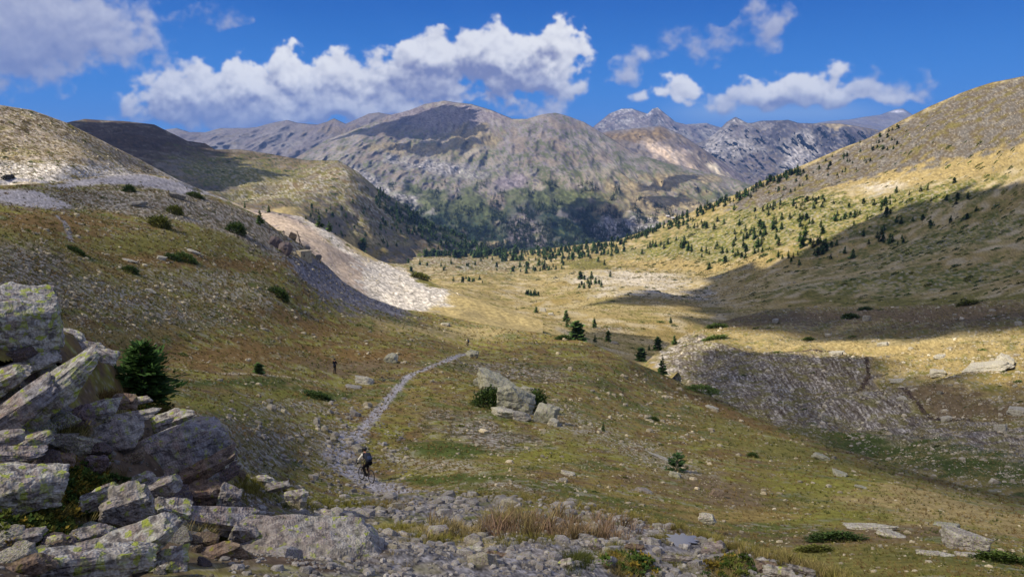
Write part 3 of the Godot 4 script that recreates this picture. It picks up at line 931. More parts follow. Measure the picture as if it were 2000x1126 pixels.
	l = land("left_ridge", 250, 900, [[250, 380], [900, 380]],
		[[250, 262], [325, 252], [345, 250], [370, 258], [400, 258], [430, 250], [480, 250], [500, 248], [530, 240], [560, 234], [580, 240], [620, 243], [638, 238], [652, 231], [675, 242], [690, 235], [720, 222], [740, 220], [775, 226], [900, 240]],
		[[325, 252, 9500], [560, 234, 9000], [652, 232, 8200], [740, 220, 8000], [450, 300, 7500], [650, 300, 7000], [500, 370, 5600], [900, 240, 8000], [250, 370, 6000], [850, 370, 5600]],
		{"rows": 90, "palette": "far", "gully": 0.8, "gully_freq": 0.003, "relief": 130.0, "relief_freq": 0.0011, "toward": 0.75, "relief_y": 0.5, "relief_z": 0.3, "ridged": true, "back": [[500, 300], [2000, 2000]]})
	l = land("white_flank", 1120, 1560, [[1120, 340], [1300, 380], [1560, 400]],
		[[1120, 262], [1180, 258], [1200, 254], [1250, 250], [1290, 245], [1330, 262], [1380, 295], [1430, 330], [1470, 358], [1560, 392]],
		[[1200, 254, 6800], [1290, 245, 6800], [1380, 295, 6300], [1470, 358, 5800], [1300, 340, 5500], [1150, 330, 6000], [1560, 392, 5600]],
		{"rows": 90, "palette": "far", "gully": 0.8, "gully_freq": 0.006, "relief": 70.0, "relief_freq": 0.003, "toward": 0.75, "relief_y": 0.4, "relief_z": 0.3, "ridged": true, "back": [[300, 200], [1500, 1500]]})
	l = land("dark_cliffs", 1340, 1900, [[1340, 340], [1470, 400], [1640, 400], [1900, 330]],
		[[1340, 290], [1380, 272], [1400, 258], [1420, 238], [1437, 228], [1460, 240], [1470, 240], [1485, 236], [1520, 235], [1540, 234], [1560, 240], [1590, 241], [1640, 241], [1690, 249], [1740, 258], [1900, 290]],
		[[1437, 228, 8600], [1540, 234, 8000], [1690, 249, 7600], [1900, 290, 7400], [1480, 380, 6600], [1600, 330, 7200], [1380, 320, 7600], [1440, 290, 7900], [1850, 330, 7000]],
		{"rows": 100, "palette": "cliff", "gully": 1.6, "gully_freq": 0.006, "relief": 75.0, "relief_freq": 0.003, "toward": 0.9, "relief_y": 0.22, "relief_z": 0.3, "ridged": true, "back": [[300, 200], [1500, 1500]]})
	l = land("snowy_peaks", 1080, 1520, [[1080, 300], [1520, 320]],
		[[1080, 275], [1150, 255], [1168, 240], [1190, 222], [1215, 212], [1235, 212], [1258, 220], [1265, 222], [1275, 212], [1285, 210], [1300, 222], [1320, 238], [1340, 243], [1380, 240], [1400, 247], [1520, 270]],
		[[1080, 275, 11500], [1215, 212, 12000], [1285, 210, 11500], [1390, 244, 11500], [1520, 270, 11000], [1200, 290, 9500], [1350, 300, 9500], [1500, 310, 9500]],
		{"rows": 70, "palette": "snow", "gully": 0.8, "gully_freq": 0.003, "relief": 170.0, "relief_freq": 0.0012, "toward": 0.85, "relief_y": 0.3, "relief_z": 0.3, "ridged": true, "back": [[500, 300], [2000, 2000]]})
	l = land("blue_ridge", 1520, 2000, [[1520, 280], [2000, 290]],
		[[1520, 250], [1590, 241], [1620, 236], [1660, 233], [1690, 228], [1720, 224], [1750, 213], [1765, 212], [1785, 225], [1800, 235], [1850, 250], [2000, 265]],
		[[1520, 250, 17000], [1750, 213, 18000], [2000, 265, 17000], [1600, 275, 15000], [1900, 285, 15000]],
		{"rows": 40, "palette": "far", "relief": 200.0, "relief_freq": 0.0009, "toward": 0.8, "relief_y": 0.4, "relief_z": 0.3, "ridged": true, "back": [[800, 600], [3000, 3000]]})
	mark_lands()
	for k in lands:
		lands[k].build(earth)
	var disc := MeshInstance3D.new()
	disc.name = "ground"
	var cm := CylinderMesh.new()
	cm.top_radius = 30000.0
	cm.bottom_radius = 30000.0
	cm.height = 20.0
	disc.mesh = cm
	disc.position.y = -720.0
	var gm := StandardMaterial3D.new()
	gm.albedo_color = TONES.olive
	gm.roughness = 1.0
	disc.material_override = gm
	disc.set_meta("kind", "structure")
	add_child(disc)

# ---------------------------------------------------------------- naming
var taken := {}

func numbered(called: String) -> String:
	taken[called] = taken.get(called, -1) + 1
	return called if taken[called] == 0 else "%s_%03d" % [called, taken[called]]

func tag(o: Node3D, label: String, category: String, group := "") -> void:
	o.set_meta("label", label)
	o.set_meta("category", category)
	if group != "":
		o.set_meta("group", group)

func thing(called: String, label: String, category: String, where: Vector3, group := "") -> Node3D:
	var o := Node3D.new()
	o.name = numbered(called)
	add_child(o)
	o.position = where
	tag(o, label, category, group)
	return o

func solid(called: String, mesh: Mesh, material: Material, parent: Node3D = null) -> MeshInstance3D:
	var o := MeshInstance3D.new()
	o.name = numbered(called) if parent == null else called
	o.mesh = mesh
	o.material_override = material
	(parent if parent else self).add_child(o, true)
	return o

func mat(c: Color, rough := 0.9) -> StandardMaterial3D:
	var m := StandardMaterial3D.new()
	m.albedo_color = c
	m.roughness = rough
	return m

# ---------------------------------------------------------------- rock
var spheres := {}

func ico(level: int) -> Array:
	if spheres.has(level):
		return spheres[level]
	var out: Array
	if level == 0:
		var t := (1.0 + sqrt(5.0)) / 2.0
		var v := PackedVector3Array([Vector3(-1, t, 0), Vector3(1, t, 0), Vector3(-1, -t, 0), Vector3(1, -t, 0), Vector3(0, -1, t), Vector3(0, 1, t), Vector3(0, -1, -t), Vector3(0, 1, -t), Vector3(t, 0, -1), Vector3(t, 0, 1), Vector3(-t, 0, -1), Vector3(-t, 0, 1)])
		for i in v.size():
			v[i] = v[i].normalized()
		out = [v, PackedInt32Array([0, 11, 5, 0, 5, 1, 0, 1, 7, 0, 7, 10, 0, 10, 11, 1, 5, 9, 5, 11, 4, 11, 10, 2, 10, 7, 6, 7, 1, 8, 3, 9, 4, 3, 4, 2, 3, 2, 6, 3, 6, 8, 3, 8, 9, 4, 9, 5, 2, 4, 11, 6, 2, 10, 8, 6, 7, 9, 8, 1])]
	else:
		var below := ico(level - 1)
		var v: PackedVector3Array = below[0].duplicate()
		var f: PackedInt32Array = below[1]
		var g := PackedInt32Array()
		var mids := {}
		for k in range(0, f.size(), 3):
			var m := [0, 0, 0]
			for e in 3:
				var a := f[k + e]
				var b := f[k + (e + 1) % 3]
				var key := mini(a, b) * 100000 + maxi(a, b)
				if not mids.has(key):
					mids[key] = v.size()
					v.append(((v[a] + v[b]) * 0.5).normalized())
				m[e] = mids[key]
			g.append_array(PackedInt32Array([f[k], m[0], m[2], f[k + 1], m[1], m[0], f[k + 2], m[2], m[1], m[0], m[1], m[2]]))
		out = [v, g]
	spheres[level] = out
	return out

# a block cut by planes, bedded, of that size in metres
func rock_mesh(size: Vector3, level: int, seed_: int, rough := 0.05, bed := 0.0, block := 0.7) -> ArrayMesh:
	var r := RandomNumberGenerator.new()
	r.seed = seed_ * 7919 + 13
	var normals := PackedVector3Array()
	var dists := PackedFloat32Array()
	for a in [Vector3.RIGHT, Vector3.LEFT, Vector3.UP, Vector3.DOWN, Vector3.BACK, Vector3.FORWARD]:
		normals.append((a + Vector3(r.randf_range(-1, 1), r.randf_range(-1, 1), r.randf_range(-1, 1)) * 0.28).normalized())
		dists.append(r.randf_range(0.42, 0.5) * block / 0.7)
	for k in 9:
		normals.append(Vector3(r.randf_range(-1, 1), r.randf_range(-1, 1), r.randf_range(-1, 1)).normalized())
		dists.append(r.randf_range(0.46, 0.62))
	var n := fnl(seed_ + 40, 2.6, 4)
	var nb := fnl(seed_ + 41, 1.0, 3)
	var s := ico(level)
	var dirs: PackedVector3Array = s[0]
	var f: PackedInt32Array = s[1]
	var v := PackedVector3Array()
	v.resize(dirs.size())
	var tilt := Basis(Vector3(r.randf_range(-1, 1), 0, r.randf_range(-1, 1)).normalized(), r.randf_range(-0.25, 0.25))
	for i in dirs.size():
		var u := dirs[i]
		var q := 9.0
		for k in normals.size():
			var d := normals[k].dot(u)
			if d > 0.02:
				q = minf(q, dists[k] / d)
		var p := u * q
		var w := 1.0 + n.get_noise_3d(p.x, p.y, p.z) * rough * 2.2
		if bed > 0.0:
			var t := tilt * p
			var h := t.y * 9.0 + nb.get_noise_3d(t.x * 1.5, t.y, t.z * 1.5) * 2.0
			w *= 1.0 - bed * (sm(0.62, 0.98, absf(fposmod(h, 2.0) - 1.0)) - 0.25 + 0.6 * nb.get_noise_2d(floor(h / 2.0) * 7.3 + 0.5, u.x))
		v[i] = p * w
	var lo := Vector3.ONE * 9.0
	var hi := -lo
	for p in v:
		lo = lo.min(p)
		hi = hi.max(p)
	var k := size / (hi - lo)
	var mid := (hi + lo) * 0.5
	for i in v.size():
		v[i] = (v[i] - mid) * k
	var vv := PackedVector3Array()
	var nn := PackedVector3Array()
	vv.resize(f.size())
	nn.resize(f.size())
	for i in range(0, f.size(), 3):
		var a := v[f[i]]
		var b := v[f[i + 2]]
		var c := v[f[i + 1]]
		var m := (c - a).cross(b - a).normalized()
		if m.dot(a + b + c) < 0.0:
			m = -m
		vv[i] = a
		vv[i + 1] = b
		vv[i + 2] = c
		nn[i] = m
		nn[i + 1] = m
		nn[i + 2] = m
	var arr := []
	arr.resize(Mesh.ARRAY_MAX)
	arr[Mesh.ARRAY_VERTEX] = vv
	arr[Mesh.ARRAY_NORMAL] = nn
	var mesh := ArrayMesh.new()
	mesh.add_surface_from_arrays(Mesh.PRIMITIVE_TRIANGLES, arr)
	return mesh

# a flake of stone: an uneven polygon with a smaller top, a ridge and a broken base
func slab_mesh(size: Vector3, seed_: int) -> ArrayMesh:
	var r := RandomNumberGenerator.new()
	r.seed = seed_
	var n := r.randi_range(5, 7)
	var low := []
	var high := []
	for k in n:
		var a := TAU * (k + r.randf_range(-0.32, 0.32)) / n
		var q := r.randf_range(0.75, 1.05)
		var p := Vector3(cos(a) * size.x * 0.5 * q, 0, sin(a) * size.z * 0.5 * q)
		low.append(p + Vector3(0, -size.y * r.randf_range(0.35, 0.6), 0))
		high.append(p * r.randf_range(0.72, 0.96) + Vector3(0, size.y * r.randf_range(0.15, 0.5), 0))
	var top := Vector3(r.randf_range(-0.15, 0.15) * size.x, size.y * 0.52, r.randf_range(-0.12, 0.12) * size.z)
	var t := []
	for k in n:
		var m := (k + 1) % n
		t.append_array([low[k], low[m], high[k], high[k], low[m], high[m], high[k], high[m], top])
	var st := SurfaceTool.new()
	st.begin(Mesh.PRIMITIVE_TRIANGLES)
	st.set_smooth_group(-1)
	for p in t:
		st.add_vertex(p)
	st.generate_normals()
	return st.commit()

var rock_mats := {}

func seamless(seed_: int, freq: float, oct: int, type := FastNoiseLite.TYPE_SIMPLEX) -> PackedByteArray:
	var n := fnl(seed_, freq, oct, type)
	var im := n.get_seamless_image(512, 512, false, false, 0.15, true)
	im.convert(Image.FORMAT_L8)
	return im.get_data()

func make_rock_materials() -> void:
	var broad := seamless(601, 0.006, 4)
	var mid := seamless(602, 0.03, 4)
	var grit := seamless(603, 0.16, 2)
	var spots := seamless(604, 0.028, 3)
	var spots2 := seamless(605, 0.05, 2)
	var cells := seamless(606, 0.035, 1, FastNoiseLite.TYPE_CELLULAR)
	var bump := PackedByteArray()
	bump.resize(512 * 512)
	for i in 512 * 512:
		bump[i] = clampi(int(mid[i] * 0.45 + grit[i] * 0.25 + broad[i] * 0.2 + cells[i] * 0.1), 0, 255)
	var height := ImageTexture.create_from_image(Image.create_from_data(512, 512, false, Image.FORMAT_L8, bump))
	for kind in ["grey", "lichen", "slate"]:
		var px := PackedByteArray()
		px.resize(512 * 512 * 3)
		for i in 512 * 512:
			var b := broad[i] / 255.0
			var m := mid[i] / 255.0
			var g := grit[i] / 255.0
			var k := 0.72 + 0.5 * (m - 0.5) + 0.45 * (g - 0.5)
			var c: Color
			if kind == "slate":
				c = Color(0.54, 0.54, 0.56).lerp(Color(0.58, 0.54, 0.52), sm(0.4, 0.65, b))
				c = c.lerp(Color(0.5, 0.4, 0.33), 0.4 * sm(0.66, 0.76, m * 0.5 + b * 0.5))
			else:
				c = Color(0.66, 0.65, 0.62).lerp(Color(0.54, 0.53, 0.53), sm(0.4, 0.65, b))
				c = c.lerp(Color(0.6, 0.54, 0.5), 0.5 * sm(0.55, 0.7, b))
			c = c * (k + 0.3)
			# dark flecks, pale crusts, yellow-green map lichen
			c = c.lerp(Color(0.2, 0.2, 0.21), 0.6 * sm(0.36, 0.28, m) * sm(0.3, 0.6, g))
			var pale := sm(0.6, 0.68, spots2[i] / 255.0 + (g - 0.5) * 0.2) * (0.75 if kind == "lichen" else 0.35)
			c = c.lerp(Color(0.84, 0.85, 0.82), pale)
			var s := spots[i] / 255.0 + (g - 0.5) * 0.1 + (m - 0.5) * 0.1
			var green := sm(0.66, 0.69, s) if kind == "lichen" else sm(0.78, 0.8, s)
			c = c.lerp(Color(0.74, 0.79, 0.24).lerp(Color(0.56, 0.63, 0.33), g), green * 0.92)
			px[i * 3] = clampi(int(c.r * 255.0), 0, 255)
			px[i * 3 + 1] = clampi(int(c.g * 255.0), 0, 255)
			px[i * 3 + 2] = clampi(int(c.b * 255.0), 0, 255)
		var tex := ImageTexture.create_from_image(Image.create_from_data(512, 512, false, Image.FORMAT_RGB8, px))
		for v in [["", Color(0.86, 0.85, 0.85)], ["_pale", Color(1.0, 0.99, 0.96)], ["_brown", Color(0.74, 0.67, 0.61)], ["_purple", Color(0.7, 0.65, 0.67)]]:
			var mt := StandardMaterial3D.new()
			mt.albedo_texture = tex
			mt.albedo_color = v[1]
			mt.roughness = 0.92
			mt.metallic_specular = 0.3
			mt.uv1_triplanar = true
			mt.uv1_scale = Vector3.ONE * 0.7
			mt.heightmap_enabled = true
			mt.heightmap_texture = height
			mt.heightmap_scale = 2.5
			rock_mats[kind + v[0]] = mt

func facing(p: Vector3, roll: float, yaw: float, pitch := 0.0) -> Basis:
	var az := atan2(p.x, -p.z)
	return Basis(Vector3.UP, -az) * Basis(Vector3.BACK, deg_to_rad(-roll)) * Basis(Vector3.RIGHT, deg_to_rad(pitch)) * Basis(Vector3.UP, deg_to_rad(yaw))

# words for where a small thing lies: beside the nearest of the landmarks [px, py, name]
func beside(px: float, py: float, marks: Array) -> String:
	var best: Array = marks[0]
	for m in marks:
		if Vector2(px - m[0], (py - m[1]) * 1.6).length() < Vector2(px - best[0], (py - best[1]) * 1.6).length():
			best = m
	var dx: float = px - best[0]
	var dy: float = (py - best[1]) * 1.6
	if absf(dx) > absf(dy):
		return ("right of the " if dx > 0.0 else "left of the ") + best[2]
	return ("in front of the " if dy > 0.0 else "behind the ") + best[2]

const MARKS := [[620, 1074, "big cracked boulder"], [898, 1078, "long pale slab"], [1331, 1066, "puddle"], [1050, 1030, "dry grass clump"], [1396, 1072, "split block"], [1183, 1101, "pale angular stone"], [1098, 1108, "long pale tilted stone"], [842, 1044, "dark rounded stone"], [744, 966, "rider's path end"], [634, 1008, "stone over the big boulder"], [1510, 1110, "flat white-topped stone"], [968, 1084, "flat brown slab"]]
const PILE_MARKS := [[28, 622, "topmost lichen boulder"], [88, 772, "long tilted lichen slab"], [222, 852, "grey middle block"], [345, 872, "big dark leaning slab"], [45, 948, "squarish blue-grey block"], [247, 992, "tall grey block"], [415, 1014, "smooth blue-grey slab"], [262, 1062, "spotted tilted slab"], [150, 1105, "broad bottom boulder"], [620, 1074, "big cracked boulder"], [190, 802, "rock by the tilted slab's point"]]

# a rock whose middle is seen at px, py from distance d, w by h survey pixels large; roll clockwise in degrees
func rock(px: float, py: float, d: float, w: float, h: float, deep: float, roll: float, kind: String, seed_: int, label: String, called := "boulder", category := "boulder", group := "", rough := 0.05, bed := 0.03, level := 4, yaw := 0.0) -> Node3D:
	var p := spot(px, py, d)
	var k := d / FOCAL
	# seen from above: the top face takes part of the height
	var dip := deg_to_rad(clampf(rad_to_deg(asin(clampf(-ray(px, py).y, 0.0, 1.0))) + 12.0, 8.0, 60.0))
	var z := minf(deep * w, 0.5 * h / sin(dip))
	var size := Vector3(w, maxf(0.3 * h, (h - z * sin(dip)) / cos(dip)), maxf(z, 0.3 * h)) * k
	var o := solid(called, rock_mesh(size, level, seed_, rough, bed), rock_mats[kind])
	o.transform = Transform3D(facing(p, roll, yaw, 12.0), p)
	tag(o, label, category, group)
	return o

# ---------------------------------------------------------------- leaves and needles
func leaf_mesh(tris: Array, colors: Array) -> ArrayMesh:
	var v := PackedVector3Array(tris)
	var c := PackedColorArray(colors)
	var n := PackedVector3Array()
	n.resize(v.size())
	for i in range(0, v.size(), 3):
		var m := (v[i + 2] - v[i]).cross(v[i + 1] - v[i]).normalized()
		n[i] = m
		n[i + 1] = m
		n[i + 2] = m
	var arr := []
	arr.resize(Mesh.ARRAY_MAX)
	arr[Mesh.ARRAY_VERTEX] = v
	arr[Mesh.ARRAY_NORMAL] = n
	arr[Mesh.ARRAY_COLOR] = c
	var mesh := ArrayMesh.new()
	mesh.add_surface_from_arrays(Mesh.PRIMITIVE_TRIANGLES, arr)
	return mesh

func tinted(back := 0.25) -> StandardMaterial3D:
	var m := StandardMaterial3D.new()
	m.vertex_color_use_as_albedo = true
	m.vertex_color_is_srgb = true
	m.roughness = 0.9
	m.metallic_specular = 0.25
	if back > 0.0:
		m.backlight_enabled = true
		m.backlight = Color(back, back, back)
	return m

func spray(t: Array, c: Array, from: Vector3, dir: Vector3, len_: float, wide: float, tone: Color, r: RandomNumberGenerator) -> void:
	var side := dir.cross(Vector3(r.randf_range(-0.5, 0.5), 1, r.randf_range(-0.5, 0.5))).normalized() * wide
	var tip := from + dir * len_
	var mid := from + dir * len_ * 0.45
	var droop := Vector3.DOWN * len_ * 0.12
	t.append_array([from, mid + side, tip + droop, from, tip + droop, mid - side])
	var k := r.randf_range(0.75, 1.3)
	var q := Color(tone.r * k, tone.g * k, tone.b * k)
	c.append_array([q, q, q, q, q, q])

# a unit conifer, 1 m tall: [trunk, crown]
func conifer(seed_: int, whorls: int, per: int, spread: float, shape: float, tone: Color, double := false) -> Array:
	var r := RandomNumberGenerator.new()
	r.seed = seed_
	var t := []
	var c := []
	for w in whorls:
		var y := 0.06 + 0.92 * float(w) / whorls
		var reach: float = spread * pow(1.0 - y, shape) * r.randf_range(0.75, 1.15) + 0.015
		for k in per:
			if r.randf() < 0.12:
				continue
			var a := TAU * (k + r.randf_range(-0.35, 0.35)) / per + w * 1.3
			var dir := Vector3(cos(a), r.randf_range(-0.1, 0.35) + y * 0.5, sin(a)).normalized()
			var l := reach * r.randf_range(0.6, 1.2)
			var at := Vector3(0, y + r.randf_range(-0.02, 0.02), 0)
			spray(t, c, at + dir * l * 0.1, dir, l * 0.9, l * (0.22 if double else 0.42), tone, r)
			if double:
				for m in 7:
					var q := at + dir * l * r.randf_range(0.25, 0.95)
					var d2 := (dir + Vector3(r.randf_range(-0.9, 0.9), r.randf_range(-0.2, 0.8), r.randf_range(-0.9, 0.9))).normalized()
					spray(t, c, q, d2, l * r.randf_range(0.25, 0.4), l * 0.05, tone, r)
	var st := SurfaceTool.new()
	st.begin(Mesh.PRIMITIVE_TRIANGLES)
	tube(st, [Vector3(0, -0.06, 0), Vector3(0.006, 0.3, 0), Vector3(0, 0.97, 0)], [0.028, 0.02, 0.004], 6)
	st.generate_normals()
	return [st.commit(), leaf_mesh(t, c)]

func tube(st: SurfaceTool, line: Array, radii: Array, sides := 6) -> void:
	var rings := []
	for i in line.size():
		var d: Vector3 = (line[mini(i + 1, line.size() - 1)] - line[maxi(i - 1, 0)]).normalized()
		var u := d.cross(Vector3.RIGHT if absf(d.x) < 0.8 else Vector3.UP).normalized()
		var v := d.cross(u)
		var ring := []
		for k in sides:
			var a := TAU * k / sides
			ring.append(line[i] + (u * cos(a) + v * sin(a)) * radii[i])
		rings.append(ring)
	for i in line.size() - 1:
		for k in sides:
			var n := (k + 1) % sides
			for q in [rings[i][k], rings[i + 1][k], rings[i][n], rings[i][n], rings[i + 1][k], rings[i + 1][n]]:
				st.add_vertex(q)
	for e in [0, line.size() - 1]:
		for k in range(1, sides - 1):
			var q := [rings[e][0], rings[e][k], rings[e][k + 1]]
			if e == 0:
				q.reverse()
			for m in [0, 2, 1]:
				st.add_vertex(q[m])

# a unit shrub, 1 m across and half as high
func mound(seed_: int, count: int, leaf: float, tone: Color, flat := 0.5) -> ArrayMesh:
	var r := RandomNumberGenerator.new()
	r.seed = seed_
	var n := fnl(seed_, 2.2, 2)
	var t := []
	var c := []
	for i in count:
		var u := Vector3(r.randfn(), absf(r.randfn()), r.randfn()).normalized()
		var q := 0.5 * (1.0 + 0.45 * n.get_noise_3d(u.x, u.y, u.z)) * (1.0 - 0.35 * pow(r.randf(), 2.0))
		var p := u * q * Vector3(1, flat * 2.0, 1)
		var d := (u + Vector3(r.randf_range(-1, 1), r.randf_range(-0.2, 1.0), r.randf_range(-1, 1)) * 0.9).normalized()
		spray(t, c, p - d * leaf * 0.4, d, leaf * r.randf_range(0.7, 1.3), leaf * 0.32, tone, r)
	return leaf_mesh(t, c)

func tuft(seed_: int, blades: int, lean: float, wide: float) -> ArrayMesh:
	var r := RandomNumberGenerator.new()
	r.seed = seed_
	var t := []
	var c := []
	for i in blades:
		var a := r.randf() * TAU
		var base := Vector3(cos(a), 0, sin(a)) * r.randf_range(0.0, 0.22)
		var out := Vector3(cos(a + r.randf_range(-0.7, 0.7)), 0, sin(a + r.randf_range(-0.7, 0.7))) * lean * r.randf_range(0.3, 1.2)
		var h := r.randf_range(0.5, 1.0)
		var side := Vector3(-sin(a), 0, cos(a)).rotated(Vector3.UP, r.randf_range(-1, 1)) * wide
		var m := base + out * 0.35 + Vector3.UP * h * 0.6
		var tip := base + out + Vector3.UP * h
		t.append_array([base - side, m + side * 0.7, base + side, base - side, m - side * 0.7, m + side * 0.7, m - side * 0.7, tip, m + side * 0.7])
		var k := r.randf_range(0.7, 1.25)
		for q in 9:
			c.append(Color(k, k, k))
	return leaf_mesh(t, c)

func scatter(called: String, mesh: Mesh, material: Material, where: Array, tints: Array) -> void:
	if where.is_empty():
		return
	var m := MultiMesh.new()
	m.transform_format = MultiMesh.TRANSFORM_3D
	m.use_colors = true
	m.mesh = mesh
	m.instance_count = where.size()
	for i in where.size():
		m.set_instance_transform(i, where[i])
		m.set_instance_color(i, tints[i])
	var o := MultiMeshInstance3D.new()
	o.name = numbered(called)
	o.multimesh = m
	o.material_override = material
	o.set_meta("kind", "stuff")
	add_child(o)

# ---------------------------------------------------------------- stones lying about
const STONE_PLACES := {
	"rubble_terrace": ["grey slate stone lying loose in the rubble bank at the front", "stones of the rubble bank"],
	"hillside": ["grey stone lying in the grass of the brown hillside round the path", "stones in the grass of the hillside"],
	"moraine_hill": ["pale stone lying on the hummocky moraine beyond the gully", "stones on the moraine"],
	"valley": ["grey stone lying on the valley slope", "stones on the valley slope"],
	"pale_slope": ["white stone lying on the pale scree slope", "stones on the pale slope"],
}

func make_stones() -> void:
	var r := RandomNumberGenerator.new()
	r.seed = 77
	var shapes := []
	for k in 8:
		shapes.append(slab_mesh(Vector3(1.0, r.randf_range(0.16, 0.5), r.randf_range(0.5, 0.9)), 300 + k))
	var stone := StandardMaterial3D.new()
	stone.vertex_color_use_as_albedo = true
	stone.vertex_color_is_srgb = true
	stone.roughness = 0.95
	stone.metallic_specular = 0.25
	stone.albedo_texture = rock_mats.grey.albedo_texture
	stone.uv1_triplanar = true
	stone.uv1_scale = Vector3.ONE * 0.7
	var all := []
	# land, px0, px1, py0, py1, count, smallest, steepness, tone a, tone b, clumping, seed
	var beds := [
		["hillside", -40, 2040, 400, 1110, 7500, 2.0, 1.9, TONES.stone, TONES.pale, 0.45],
		["hillside", 100, 520, 540, 640, 1700, 2.0, 2.0, TONES.pale, TONES.stone, 0.25],
		["hillside", 60, 620, 380, 520, 900, 2.0, 2.2, TONES.stone, TONES.pale, 0.2],
		["hillside", 420, 720, 780, 980, 900, 4.0, 2.0, TONES.stone, TONES.slate, 0.2],
		["hillside", 930, 1400, 720, 960, 900, 3.0, 2.0, TONES.stone, TONES.pale, 0.3],
		["hillside", 560, 790, 500, 606, 700, 2.0, 2.6, TONES.slate, TONES.scree, 0.0],
		["hillside", 640, 800, 830, 960, 420, 4.0, 2.4, TONES.slate, TONES.scree, 0.0],
		["rubble_terrace", 450, 1660, 955, 1150, 3600, 5.0, 1.9, TONES.scree, TONES.gravel, 0.1],
		["rubble_terrace", 560, 1560, 970, 1126, 800, 12.0, 2.4, TONES.gravel, TONES.slate, 0.05],
		["rubble_terrace", -20, 480, 820, 1130, 500, 6.0, 2.2, TONES.rock, TONES.slate, 0.2],
		["moraine_hill", 1290, 2040, 590, 1000, 2800, 2.0, 2.0, TONES.white, TONES.stone, 0.35],
		["moraine_hill", 1290, 2040, 690, 960, 3200, 2.0, 2.1, TONES.white, TONES.stone, 0.05],
		["valley", 1000, 2040, 160, 640, 2200, 1.6, 2.6, TONES.stone, TONES.pale, 0.4],
		["pale_slope", -20, 900, 200, 600, 2600, 1.6, 2.6, TONES.white, TONES.pale, 0.2],
	]
	var clump := fnl(88, 0.02, 3)
	for b in beds:
		var l: Land = lands[b[0]]
		var n := 0
		var tries := 0
		while n < b[5] and tries < b[5] * 6:
			tries += 1
			var px := r.randf_range(b[1], b[2])
			var py := r.randf_range(b[3], b[4])
			if py < Land.along(l.top, px) + 1.0 or py > Land.along(l.bottom, px):
				continue
			if clump.get_noise_2d(px * 0.7, py * 1.6) < r.randf_range(-0.5, 0.5) * (1.0 - b[10]) + b[10] - 0.35:
				continue
			var w: float = b[6] * pow(1.0 - r.randf() * 0.985, -1.0 / b[7])
			w = minf(w, b[6] * 7.0)
			var p := l.at(px, py)
			var size := w * p.distance_to(EYE) / FOCAL
			var up := l.normal(px, py).lerp(Vector3.UP, 0.3).normalized()
			var yaw := Basis(Vector3.UP, r.randf() * TAU)
			var turn := Basis(Quaternion(Vector3.UP, (up + Vector3(r.randf_range(-0.25, 0.25), 0, r.randf_range(-0.25, 0.25))).normalized()))
			var tall := r.randf_range(0.7, 1.1)
			var tone: Color = mixc(b[8], b[9], r.randf()) * r.randf_range(0.85, 1.2)
			tone.a = 1.0
			var on := px > 0.0 and px < 2000.0 and py < 1126.0
			all.append([w if on else 0.0, Transform3D(turn * yaw * Basis.from_scale(Vector3(size, size * tall, size)), p + up * size * 0.1), tone * 1.5, r.randi() % 8, b[0], px, py])
			n += 1
	all.sort_custom(func(x, y): return x[0] > y[0])
	var where := []
	var tints := []
	for k in 8:
		where.append([])
		tints.append([])
	var tones := [mat(TONES.stone * 1.0, 0.95), mat(TONES.scree, 0.95), mat(TONES.gravel, 0.95), mat(TONES.pale, 0.95)]
	for m in tones:
		m.albedo_texture = rock_mats.grey.albedo_texture
		m.albedo_color = m.albedo_color * 1.45
		m.uv1_triplanar = true
		m.uv1_scale = Vector3.ONE * 0.7
	for i in all.size():
		var q = all[i]
		if i < 230:
			var k := 3 if q[4] in ["moraine_hill", "pale_slope"] else 2 if q[4] == "rubble_terrace" and i % 3 else i % 2
			var o := solid("stone", shapes[q[3]], tones[k])
			o.transform = q[1]
			var sx: float = q[5]
			var size_word: String = "large " if i < 70 else "middling " if i < 150 else "small "
			var tone_word: String = ["grey", "dark grey", "slaty", "pale"][k]
			if q[4] == "rubble_terrace":
				tag(o, size_word + tone_word + " stone in the rubble " + beside(sx, q[6], MARKS), "stone", STONE_PLACES[q[4]][1])
			else:
				tag(o, size_word + STONE_PLACES[q[4]][0], "stone", STONE_PLACES[q[4]][1])
		else:
			where[q[3]].append(q[1])
			tints[q[3]].append(q[2])
	for k in 8:
		scatter("loose_stones", shapes[k], stone, where[k], tints[k])

